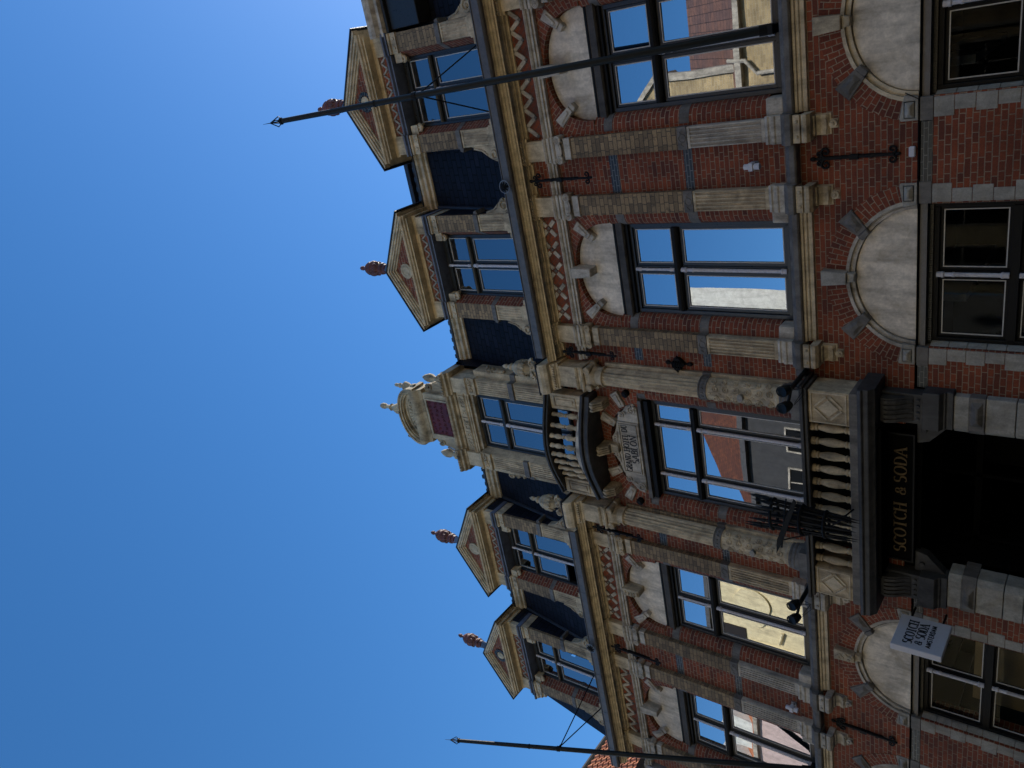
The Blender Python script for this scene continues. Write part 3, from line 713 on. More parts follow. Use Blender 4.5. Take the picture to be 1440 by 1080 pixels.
for c_ in BAYS:
    ground_window(c_)
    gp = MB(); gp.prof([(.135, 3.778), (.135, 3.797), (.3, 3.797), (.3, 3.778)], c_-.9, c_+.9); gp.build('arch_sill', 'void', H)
    r1 = MB(); ring(r1, c_, 3.80, .84, .71, .875, .745, .115, .3, 36); ring(r1, c_, 3.80, .876, .746, .90, .77, .125, .3, 36); ring(r1, c_, 3.80, .901, .771, .945, .81, .088, .3, 36)
    r1.build('arch_moulding', 'creamp' if c_ > 5 else 'pale', H)
    r2 = MB(); ring(r2, c_, 3.80, .946, .811, 1.15, 1.05, YW-.008, .3, 36); r2.build('brick_arch', 'brick_uv', H)
    vs_ = MB(); ks = MB()
    for s_ in (-1, 1):
        x0, x1 = c_+s_*.89, c_+s_*1.15
        vs_.prism([(x0, 3.795), (x1, 3.795), (x1, 3.975), (x1-s_*.03, 3.99), (x0-s_*.02, 3.94)], YW-.02, .25)
        cx, cz = c_+s_*1.03, 3.885
        vs_.hexa([(cx-.10, YW-.02, cz-.065), (cx+.10, YW-.02, cz-.065), (cx+.10, YW-.0, cz-.065), (cx-.10, YW, cz-.065), (cx-.10, YW-.02, cz+.065), (cx+.10, YW-.02, cz+.065), (cx+.10, YW, cz+.065), (cx-.10, YW, cz+.065)])
        p8 = [(cx-.085, cz-.05), (cx+.085, cz-.05), (cx+.085, cz+.05), (cx-.085, cz+.05)]; q8 = [(cx-.05, cz-.012), (cx+.05, cz-.012), (cx+.05, cz+.012), (cx-.05, cz+.012)]
        vs_.add([(x, YW-.022, z) for x, z in p8]+[(x, YW-.06, z) for x, z in q8], [(4, 5, 6, 7), (0, 1, 5, 4), (1, 2, 6, 5), (2, 3, 7, 6), (3, 0, 4, 7)])
        # haunch voussoirs
        an = math.atan2(.62, .66*s_); dx, dz = math.cos(an), math.sin(an); px, pz = -dz, dx
        cx, cz = c_+s_*.57, 4.40
        def pt(r, w_): return (cx+dx*r+px*w_, cz+dz*r+pz*w_)
        ks.prism([pt(.0, -.075), pt(.30, -.11), pt(.30, .11), pt(.0, .075)], YW-.03, .25)
        ks.prism([pt(-.07, -.06), pt(.0, -.07), pt(.0, .07), pt(-.07, .06)], YW-.055, .25)
        P8 = [pt(.05, -.05), pt(.26, -.075), pt(.26, .075), pt(.05, .05)]; Q8 = [pt(.1, -.018), pt(.21, -.03), pt(.21, .03), pt(.1, .018)]
        ks.add([(x, YW-.032, z) for x, z in P8]+[(x, YW-.055, z) for x, z in Q8], [(4, 5, 6, 7), (0, 1, 5, 4), (1, 2, 6, 5), (2, 3, 7, 6), (3, 0, 4, 7)])
    vs_.build('springer_stone', 'quoin', H, bevel=.006); ks.build('haunch_stone', 'blue', H, bevel=.008)
    kb = MB(); kb.prism([(c_-.075, 4.58), (c_+.075, 4.58), (c_+.10, 4.89), (c_-.10, 4.89)], -.02, .25)
    kb.prism([(c_-.05, 4.49), (c_+.05, 4.49), (c_+.065, 4.58), (c_-.065, 4.58)], .02, .25)
    if c_ < 0:
        for k in range(14): kb.dome(c_+random.uniform(-.055, .055), -.022, 4.61+.018*k, .03, .02, .026)
    kb.build('keystone', 'quoin' if c_ in (3.12,) else 'grime', H, bevel=.008)

# shop interior seen through the ground-floor glass
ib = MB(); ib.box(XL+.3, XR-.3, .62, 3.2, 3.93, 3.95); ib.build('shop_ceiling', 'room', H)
rb = MB()
for x in (-6.9, -5.3, -3.9, -2.4, 2.5, 3.9, 5.4, 6.8): rb.box(x, x+.1, 1.0, 3.15, 3.4, 3.92)
rb.build('ceiling_duct', 'grey', H)
tb = MB(); tb.box(-7.0, -5.3, .9, 1.0, .4, 2.62); tb.box(-3.95, -2.3, .8, .9, .4, 3.06); tb.box(2.2, 2.75, .8, .9, .4, 2.74); tb.build('display_panel', 'tan', H)
M['lampglow'] = emit_mat('warm_spot_glow', (1, .78, .38), 14)
for x, y, z in ((3.55, 1.4, 3.55), (2.75, 1.2, 3.6), (-3.32, 1.2, 3.45), (-3.05, 1.5, 3.3), (5.55, 1.2, 3.2), (6.3, 1.6, 3.1), (-.35, 2.2, 3.2), (-.75, 1.9, 3.25)):
    q = MB(); q.lathe(x, y, [(.0, z-.002), (.028, z), (.03, z+.004)], 14); gl_ = q.build('spot_lamp', 'lampglow', H)
    q = MB(); q.lathe(x, y, [(.034, z-.01), (.04, z+.02), (.04, z+.13), (.01, z+.14), (.008, 3.93)], 12); q.build('spot_housing', 'black', gl_)

# =================================================================== centre bay
# triple window on the first floor
W = empty('window', (0, 0, 0), H); y = .22
fr = MB(); z0, z1, zt0, zt1 = 5.28, 7.76, 6.97, 7.07
for x0, x1 in ((-.90, -.84), (.84, .90), (-.50, -.44), (.44, .50)): fr.box(x0, x1, y, y+.1, z0, z1-.06)
fr.box(-.90, .90, y, y+.1, z1-.06, z1); fr.box(-.90, .90, y-.02, y+.1, z0-.1, z0)
fr.build('frame', 'frame2', W, bevel=.004)
tr = MB(); tr.prof([(y-.04, zt0+.03), (y-.04, zt0+.06), (y-.015, zt1), (y+.1, zt1), (y+.1, zt0), (y-.01, zt0)], -.84, .84); tr.build('transom', 'frame', W)
s2, bd, gl = MB(), MB(), []
for xa, xb in ((-.84, -.50), (-.44, .44), (.50, .84)):
    sash(s2, bd, gl, xa, xb, z0, zt0, y+.03, .04); sash(s2, bd, gl, xa, xb, zt1, z1-.06, y+.03, .03)
s2.build('sash', 'frame2', W, bevel=.003); bd.build('glazing_bead', 'edge', W); panes(gl, W)
ps = MB()
for x in (-.47, .47): post(ps, x, y-.015, z0, zt0, .026); post(ps, x, y-.015, zt1, z1-.04, .02)
ps.build('mullion_post', 'post', W, smooth='auto')
hb = MB(); hb.prof([(.1, 7.762), (.1, 7.83), (.13, 7.86), (.35, 7.86), (.35, 7.762)], -.92, .92); hb.build('head_rail', 'frame', W)
lb = MB(); lb.prof([(.06, 7.863), (.06, 7.925), (.09, 7.94), (.35, 7.94), (.35, 7.863)], -.93, .93); lb.build('lintel', 'blue', W)
jset(0, ((5.3, 6.56, 0), (6.56, 6.70, 1), (6.70, 7.78, 0), (7.78, 7.92, 1)), hw=.90, xo=1.06)
rb = MB(); ring(rb, 0, 7.93, .80, .62, 1.06, .93, YW-.008, .3, 34, 2.3); rb.build('brick_arch', 'brick_uv', H)
vb = MB()
for an, cx, cz in ((150, -.90, 8.28), (118, -.50, 8.52), (62, .50, 8.52), (30, .90, 8.28)):
    dx, dz = math.cos(R(an)), math.sin(R(an)); px, pz = -dz, dx
    def pt(r, w_): return (cx+dx*r+px*w_, cz+dz*r+pz*w_)
    vb.prism([pt(-.13, -.06), pt(.15, -.085), pt(.15, .085), pt(-.13, .06)], .04, .25); vb.prism([pt(-.09, -.03), pt(.11, -.05), pt(.11, .05), pt(-.09, .03)], .02, .04)
vb.build('voussoir', 'pale', H, bevel=.012)
dk = MB()
for s_ in (-1, 1): dk.disc(s_*1.04, 8.12, .02, .1, .062, 20); dk.disc(s_*1.04, 8.12, .0, .02, .045, 16)
dk.build('anchor_disc', 'black', H, bevel=.006)
# carved name tablet
T = empty('name_tablet', (0, 0, 0), H)
tb = MB(); tb.prism([(-.50, 7.96), (.50, 7.96), (.50, 8.36), (.30, 8.42), (.18, 8.50), (-.18, 8.50), (-.30, 8.42), (-.50, 8.36)], .05, .25)
for s_ in (-1, 1):
    tb.prism([(s_*.50, 7.96), (s_*.80, 7.96), (s_*.86, 8.02), (s_*.80, 8.16), (s_*.70, 8.24), (s_*.62, 8.34), (s_*.50, 8.36)][::s_], .07, .25)
tb.build('tablet_stone', 'pale', T, bevel=.01, seg=2)
tb = MB(); bead(tb, -.47, .47, 7.995, 8.345, .05, .02, .018)
for s_ in (-1, 1):
    tb.spiral(s_*.74, 8.05, .06, .08, 1.6, .016, 0, s_); tb.spiral(s_*.62, 8.27, .06, .06, 1.4, .014, 1, -s_)
    tb.spiral(s_*.16, 8.44, .045, .05, 1.4, .013, 2, s_); tb.tube([(s_*.70, .06, 8.12), (s_*.66, .055, 8.17), (s_*.70, .06, 8.21)], .013, 6)
    tb.tube([(s_*.08, .045, 8.47), (s_*.0, .035, 8.41), (s_*.30, .045, 8.38)], .012, 6)
    tb.dome(s_*.80, .06, 8.0, .035, .03, .03)
tb.build('scrollwork', 'pale', T, smooth='auto')
tx = text('GRAND HOTEL DU', .105, (0, .048, 8.185), FX, FZ, FN, .17, .09, .006, sx=.86, track=.03); tx.build('lettering', 'letter', T)
tx = text('SABLON', .125, (0, .048, 8.03), FX, FZ, FN, .17, .09, .006, sx=.95, track=.05); tx.build('lettering', 'letter', T)

# giant columns
def column(s_):
    P = empty('column', (0, 0, 0), H); c_ = s_*1.36; yc = -.02; r = .162
    bk = MB(); bk.box(c_-.20, c_+.20, .06, .2, 5.3, 8.42); bk.build('backing_pilaster', 'brick_tan', P)
    bk = MB(); bk.box(c_-.215, c_+.215, .045, .19, 5.3, 6.57)
    bk.box(c_+s_*.145, c_+s_*.215, .04, .19, 6.70, 8.42); bk.build('backing_pier', 'cream', P)
    # fluted shaft
    n = 96; vs = []; zs = [6.70, 6.72, 8.36, 8.38]
    for j, z in enumerate(zs):
        for i in range(n):
            a = 2*math.pi*i/n; k = (i % 6); dd = (0, .010, .021, .026, .021, .010)[k] if 0 < j < 3 else 0
            rr = (r if j < 2 else r*.93)-dd; vs.append((c_+rr*math.cos(a), yc+rr*math.sin(a), z))
    fs = [(j*n+i, j*n+(i+1) % n, (j+1)*n+(i+1) % n, (j+1)*n+i) for j in range(3) for i in range(n)]
    q = MB(); q.add(vs, fs); q.build('fluted_shaft', 'cream', P)
    q = MB(); q.lathe(c_, yc, [(r+.005, 6.56), (r+.022, 6.565), (r+.022, 6.58), (r+.012, 6.59), (r+.012, 6.67), (r+.022, 6.68), (r+.022, 6.695), (r, 6.70)], 36)
    for k in range(9):
        a = math.pi+math.pi*k/8; q.dome(c_+(r+.012)*math.cos(a), yc+(r+.012)*math.sin(a), 6.63, .018, .018, .025, 8, 4)
    q.box(c_-.225, c_+.225, .03, .19, 6.568, 6.698)
    q.build('shaft_ring', 'blue', P, smooth='auto')
    q = MB(); q.lathe(c_, yc, [(r+.028, 5.46), (r+.03, 5.49), (r+.01, 5.51), (r+.004, 5.53), (r+.004, 6.54), (r+.012, 6.55), (r+.012, 6.56)], 36)
    q.build('carved_drum', 'cream', P, smooth='auto')
    q = MB()   # carved relief: scrolls wrapped round the drum
    def wrap(u, z, lift=.0): a = -math.pi/2+u/r; return (c_+(r+.007+lift)*math.cos(a), yc+(r+.006+lift)*math.sin(a), z)
    for zc in (5.62, 5.78, 5.94, 6.12, 6.28, 6.44):
        for sx in (-1, 1):
            for u0, rr_ in ((.075, .055), (.19, .05)):
                pts = []
                for i in range(19):
                    t = i/18; a = t*1.5*2*math.pi*sx+(0 if (zc*10) % 2 < 1 else 2); q_ = rr_*(1-.8*t)
                    pts.append(wrap(sx*u0+q_*math.cos(a), zc+(.02 if u0 > .1 else -.02)+q_*math.sin(a)))
                q.tube(pts, .013, 6)
        q.dome(*wrap(0, zc+.07, -.006), .02, .02, .032, 8, 4)
        for sx in (-1, 1): q.dome(*wrap(sx*.13, zc+.09, -.008), .018, .018, .026, 8, 4)
    q.build('carved_relief', 'cream', P, smooth='auto')
    q = MB(); y0 = yc-r
    q.add(*_cyl_y(c_, 6.02, y0-.06, y0+.02, .062, .05)); q.build('drum_boss', 'quoin', P, bevel=.006)
    q = MB(); q.lathe(c_, yc, [(r+.06, 5.285), (r+.06, 5.34), (r+.045, 5.345), (r+.055, 5.37), (r+.05, 5.40), (r+.03, 5.41), (r+.04, 5.44), (r+.028, 5.46)], 36)
    q.box(c_-.235, c_+.235, -.24, .2, 5.12, 5.285)
    q.build('base', 'blue', P, bevel=.004)
    # capital
    q = MB(); q.lathe(c_, yc, [(r*.93, 8.38), (r+.012, 8.385), (r+.02, 8.40), (r+.012, 8.415), (r*.93, 8.42), (r*.93, 8.52), (r+.02, 8.56), (r+.03, 8.60)], 36)
    for sx in (-1, 1):
        for yy in (-.20,):
            xx = c_+sx*.155; q.disc(xx, 8.63, yy-.02, .14, .062, 20); q.torus((xx, yy-.022, 8.63), .05, .009, n=18, m_=6); q.torus((xx, yy-.022, 8.63), .025, .007, n=14, m_=5)
        q.disc(c_+sx*.21, 8.61, -.02, .12, .05, 18); q.torus((c_+sx*.21, -.022, 8.61), .04, .008, n=16, m_=6)
    q.box(c_-.15, c_+.15, -.195, .14, 8.60, 8.69)
    q.prof([(-.23, 8.69), (-.25, 8.71), (-.25, 8.735), (.2, 8.735), (.2, 8.69)], c_-.22, c_+.22)
    q.build('capital', 'cream', P, smooth='auto')
    # entablature block over the column
    q = MB(); q.prof([(y-.20 if y < .1 else y, z+.003) for y, z in AR], c_-.20, c_+.20); q.box(c_-.185, c_+.185, -.195, .2, 8.87, 9.235)
    q.build('entablature_block', 'cream', P, bevel=.004)
    q = MB(); q.prof([(.1, 9.20), (-.20, 9.20), (-.215, 9.23), (-.24, 9.24), (-.25, 9.27), (-.275, 9.285), (-.29, 9.32), (-.35, 9.322), (-.36, 9.345), (-.40, 9.37), (-.43, 9.42), (-.44, 9.47), (.3, 9.47), (.3, 9.20)], c_-.235, c_+.235)
    q.prof([(.1, 9.3), (-.36, 9.318), (-.40, 9.365), (-.425, 9.42), (-.43, 9.465), (.3, 9.465), (.3, 9.3)], c_-.27, c_+.27)
    for k in range(9): x = c_-.2+.4*(k+.5)/9; q.box(x-.013, x+.013, -.285, -.25, 9.245, 9.28)
    q.build('entablature_cornice', 'creamp', P, bevel=.003)
    q = MB(); q.box(c_-.29, c_+.29, -.45, .1, 9.472, 9.50); q.box(c_-.21, c_+.21, -.33, .08, 9.50, 9.60); q.build('capping_slab', 'slatetrim', P, bevel=.01)
    # urn on top
    uc = s_*1.39; uy = -.12
    q = MB(); q.lathe(uc, uy, [(.13, 9.6), (.13, 9.63), (.09, 9.66), (.06, 9.72), (.05, 9.78), (.07, 9.80), (.05, 9.84), (.08, 9.88), (.145, 9.97), (.16, 10.05), (.13, 10.10), (.135, 10.12), (.115, 10.16), (.08, 10.21), (.05, 10.25),
            (.07, 10.28), (.05, 10.31), (.03, 10.36), (.045, 10.39), (.035, 10.44), (.0, 10.50)], 22)
    for k in range(12):
        a = 2*math.pi*k/12; q.dome(uc+.135*math.cos(a), uy+.135*math.sin(a), 9.97, .028, .028, .06, 8, 4)
    for sx in (-1, 1):
        q.spiral(uc+sx*.12, 9.76, uy-.03, .09, 1.3, .028, 0, sx); q.spiral(uc+sx*.1, 9.72, uy-.12, .06, 1.2, .022, 0, -sx)
    for k in range(12): q.dome(uc+random.uniform(-.11, .11), uy-.08, 9.64+random.uniform(0, .18), .03, .025, .03, 8, 4)
    q.build('urn', 'grime', P, smooth='auto')
def _cyl_y(cx, cz, y0, y1, r0, r1, n=20):
    vs = [(cx+r0*math.cos(2*math.pi*i/n), y0, cz+r0*.75*math.sin(2*math.pi*i/n)) for i in range(n)]+[(cx+r1*math.cos(2*math.pi*i/n), y1, cz+r1*.75*math.sin(2*math.pi*i/n)) for i in range(n)]
    return vs, [tuple(range(n)), tuple(range(2*n-1, n-1, -1))]+[(i, n+i, n+(i+1) % n, (i+1) % n) for i in range(n)]
for s_ in (-1, 1): column(s_)

# ---- upper curved balcony
B = empty('upper_balcony', (0, 0, 0), H)
def bowy(x, y0, bow, hw): return y0-bow*math.cos(min(1, abs(x)/hw)*math.pi/2)**1.15
def bow_slab(mb, hw, y0, bow, yb, z0, z1, n=24):
    pts = [(-hw+2*hw*i/n, bowy(-hw+2*hw*i/n, y0, bow, hw)) for i in range(n+1)]
    mb.prism(pts+[(hw, yb), (-hw, yb)], z0, z1, 'z')
q = MB(); bow_slab(q, 1.0, -.16, .26, .1, 8.70, 8.80); bow_slab(q, 1.03, -.20, .27, .1, 8.80, 8.86); q.build('slab', 'bluedk', B, bevel=.01)
q = MB(); bow_slab(q, .72, -.15, .27, -.0, 8.862, 8.97); q.build('plinth', 'pale', B, bevel=.008)
q = MB()
for s_ in (-1, 1):
    q.box(s_*.70, s_*1.0, -.17, .06, 8.862, 9.51)
    bead(q, min(s_*.75, s_*.95), max(s_*.75, s_*.95), 8.98, 9.43, -.17, .02, .018); q.box(s_*.80, s_*.90, -.185, -.17, 9.04, 9.37)
q.build('pedestal', 'cream', B, bevel=.006)
for k in range(8):
    x = -.595+1.19*k/7; yy = bowy(x, -.12, .27, .72)
    q = MB(); q.lathe(x, yy, [(.042, 8.97), (.042, 9.0), (.028, 9.01), (.032, 9.03), (.052, 9.08), (.050, 9.13), (.026, 9.19), (.023, 9.21), (.036, 9.215), (.036, 9.24), (.023, 9.245), (.027, 9.27), (.046, 9.33), (.044, 9.37), (.028, 9.42), (.036, 9.44), (.042, 9.46), (.042, 9.50)], 14)
    q.build('baluster', 'cream', B, smooth='auto')
q = MB(); bow_slab(q, .99, -.19, .27, .0, 9.515, 9.555); bow_slab(q, 1.02, -.22, .27, .0, 9.555, 9.60); q.build('rail', 'bluedk', B, bevel=.01)
q = MB()
for xc in (-.84, 0, .84):
    for k in range(4): q.prof([(-.22+.02*(k % 2), 8.69), (-.24+.02*(k % 2), 8.62), (-.15, 8.55), (-.10, 8.50), (.1, 8.48), (.1, 8.69)], xc-.08+.041*k, xc-.045+.041*k)
q.prism([(-.07, 8.35), (.07, 8.35), (.09, 8.52), (-.09, 8.52)], -.04, .2)
q.build('bracket', 'grime', B, bevel=.008)

# ---- lower balcony over the shop door
B = empty('lower_balcony', (0, 0, 0), H)
q = MB()
for s_ in (-1, 1):
    q.box(s_*1.20, s_*1.68, -.36, .06, 4.47, 5.0)
q.build('pedestal', 'cream', B, bevel=.006)
q = MB()
for s_ in (-1, 1):
    c_ = s_*1.44; a = -.362
    for dx in (-1, 1):
        for dz in (-1, 1): diag(q, c_+dx*.02, 4.735+dz*.175, c_+dx*.17, 4.735+dz*.025, .025, a-.016, a+.004)
    q.prism([(c_-.13, 4.735), (c_, 4.60), (c_+.13, 4.735), (c_, 4.87)], a-.012, a+.004)
    bead(q, c_-.225, c_+.225, 4.50, 4.97, a, .018, .012)
q.build('diamond_panel', 'creamp', B, bevel=.003)
for k in range(11):
    x = -1.09+2.18*k/10
    q = MB(); q.lathe(x, -.27, [(.055, 4.47), (.055, 4.50), (.035, 4.51), (.048, 4.53), (.048, 4.545), (.035, 4.56), (.045, 4.60), (.062, 4.70), (.060, 4.78), (.045, 4.86), (.035, 4.90), (.052, 4.91), (.052, 4.93), (.038, 4.94), (.055, 4.955), (.055, 5.0)], 16)
    q.build('baluster', 'cream', B, smooth='auto')
q = MB(); q.box(-1.72, 1.72, -.40, .05, 5.003, 5.05); q.box(-1.76, 1.76, -.43, .05, 5.05, 5.10); q.build('rail', 'bluedk', B, bevel=.008)
q = MB(); q.box(-1.70, 1.70, -.39, .08, 4.36, 4.465); q.build('plinth', 'blue', B, bevel=.006)
q = MB(); q.prof([(-.40, 4.36), (-.46, 4.345), (-.47, 4.30), (-.44, 4.28), (-.44, 4.22), (-.39, 4.18), (-.36, 4.15), (.1, 4.15), (.1, 4.36)], -1.80, 1.80); q.build('cornice', 'bluedk', B, bevel=.006)
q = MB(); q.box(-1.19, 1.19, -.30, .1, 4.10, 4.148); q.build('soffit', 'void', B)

# ---- door surround, fascia, doorway
q = MB()
for s_ in (-1, 1):
    for z0, z1 in ((.35, .85), (.86, 1.35), (1.36, 1.85), (1.86, 2.42), (2.66, 2.975), (3.155, 3.32), (2.43, 2.65)):
        q.box(s_*1.18, s_*1.63, -.01, .15, z0, z1)
        q.prism([(s_*1.18, -.0105), (s_*1.11, .06), (s_*1.11, .4), (s_*1.1805, .4)][::-1], z0, z1, 'z')
q.build('door_pier', 'quoin', H, bevel=.006)
q = MB()
for s_ in (-1, 1):
    q.box(s_*1.19, s_*1.64, -.03, .15, 2.977, 3.153); cx, cz = s_*1.415, 3.065
    q.prism([(s_*1.19, -.028), (s_*1.10, .06), (s_*1.10, .4), (s_*1.19, .4)][::-1], 2.977, 3.153, 'z')
    p8 = [(cx-.17, cz-.065), (cx+.17, cz-.065), (cx+.17, cz+.065), (cx-.17, cz+.065)]; q8 = [(cx-.10, cz-.012), (cx+.10, cz-.012), (cx+.10, cz+.012), (cx-.10, cz+.012)]
    q.add([(x, -.03, z) for x, z in p8]+[(x, -.075, z) for x, z in q8], [(4, 5, 6, 7), (0, 1, 5, 4), (1, 2, 6, 5), (2, 3, 7, 6), (3, 0, 4, 7)])
q.build('pier_block', 'blue', H, bevel=.006)
q = MB()
for s_ in (-1, 1):
    q.prof([(-.03, 3.325), (-.03, 3.40), (-.05, 3.41), (-.05, 3.43), (-.08, 3.45), (-.11, 3.47), (-.11, 3.66), (.2, 3.66), (.2, 3.325)], *sorted((s_*1.16, s_*1.68)))
    q.box(s_*1.20, s_*1.62, -.05, .15, 3.66, 4.15)
    for k in range(4): q.box(s_*(1.26+.09*k), s_*(1.29+.09*k), -.075, -.05, 3.70, 3.74)
    xa, xb = sorted((s_*1.24, s_*1.58))
    for k in range(5):
        x0 = xa+.068*k
        q.prof([(-.07, 3.78), (-.10, 3.85), (-.17, 3.96), (-.20, 4.05), (-.20, 4.10), (-.05, 4.10), (-.05, 3.78)], x0, x0+.045)
    q.prof([(-.06, 3.77), (-.08, 3.85), (-.15, 3.96), (-.18, 4.05), (-.18, 4.145), (-.05, 4.145), (-.05, 3.77)], xa, xb)
    q.prism([(s_*1.19, 3.34), (s_*.90, 3.60), (s_*.86, 3.75), (s_*1.19, 3.75)][::s_], .06, .2)
    q.disc(s_*1.06, 3.66, .03, .06, .035)
q.build('door_console', 'bluedk', H, bevel=.006)
F = empty('fascia_sign', (0, .02, 3.76)); tag(F, 'long black fascia board with gold serif lettering above the shop door', 'sign')
q = MB(); q.box(-1.02, 1.02, -.0, .12, .0, .37); q.build('board', 'void', F, bevel=.004)
q = MB(); bead(q, -1.02, 1.02, .0, .37, -.0, .022, .018); q.build('board_trim', 'frame', F)
tx = text('SCOTCH', .155, (-.46, -.004, .10), FX, FZ, FN, .19, .045, .008, sx=1.12, track=.05); tx.build('lettering', 'gold', F)
tx = text('&', .13, (.14, -.004, .11), FX, FZ, FN, .19, .05, .008, sx=1.3); tx.build('lettering', 'gold', F)
tx = text('SODA', .155, (.54, -.004, .10), FX, FZ, FN, .19, .045, .008, sx=1.12, track=.05); tx.build('lettering', 'gold', F)
F.location.x = -.02
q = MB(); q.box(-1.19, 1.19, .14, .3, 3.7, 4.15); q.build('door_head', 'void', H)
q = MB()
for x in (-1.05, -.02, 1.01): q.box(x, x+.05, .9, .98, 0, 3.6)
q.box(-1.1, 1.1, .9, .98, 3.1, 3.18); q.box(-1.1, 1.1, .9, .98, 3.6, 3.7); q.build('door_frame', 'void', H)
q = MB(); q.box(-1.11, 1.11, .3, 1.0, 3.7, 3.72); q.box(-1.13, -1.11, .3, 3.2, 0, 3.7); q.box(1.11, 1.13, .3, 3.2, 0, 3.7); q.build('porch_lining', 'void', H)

# ---- roof (steep slate front between the dormers)
q = MB(); zb, zt = 9.40, 12.0; yb, yt = .13, .66
for a, b in ((-7.80, -7.05), (-5.15, -4.07), (-2.17, -.9), (.9, 2.17), (4.07, 5.17), (7.07, 7.80)):
    q.add([(a, yb, zb), (b, yb, zb), (b, yt, zt), (a, yt, zt)], [(0, 1, 2, 3)])
for s_ in (-1, 1): q.add([(s_*7.80, yb, zb), (s_*7.80, 9, zb), (s_*7.80, 8.5, zt), (s_*7.80, yt, zt)], [(0, 1, 2, 3)])
q.add([(-7.8, yt, 12.12), (7.8, yt, 12.12), (7.8, 7.0, 17.2), (-7.8, 7.0, 17.2), (-7.8, 9, 12.1), (7.8, 9, 12.1)], [(0, 1, 2, 3), (3, 2, 5, 4), (0, 3, 4), (1, 5, 2)])  # unseen upper roof, its ridge raised to keep the sun off the dormers
q.build('slate_roof', 'slate', H)
q = MB()
for a, b in ((-7.85, -1.0), (1.0, 7.85)):
    q.prof([(yt-.02, 11.93), (yt-.05, 11.94), (yt-.05, 11.99), (yt-.10, 12.01), (yt-.11, 12.06), (yt-.15, 12.09), (yt-.16, 12.13), (yt+.1, 12.13), (yt+.1, 11.93)], a, b)
q.build('roof_moulding', 'creamp', H)
q = MB()
for a, b in ((-7.88, -1.0), (1.0, 7.88)): q.prof([(yt-.18, 12.132), (yt-.19, 12.17), (yt-.05, 12.24), (yt+.2, 12.24), (yt+.2, 12.132)], a, b)
for k in range(90):
    x = -7.8+15.6*k/89
    if abs(x) > 1.0: q.box(x-.05, x+.03, yt-.12+.02*random.random(), yt+.1, 12.24, 12.27+.03*random.random())
q.build('roof_coping', 'slatetrim', H)

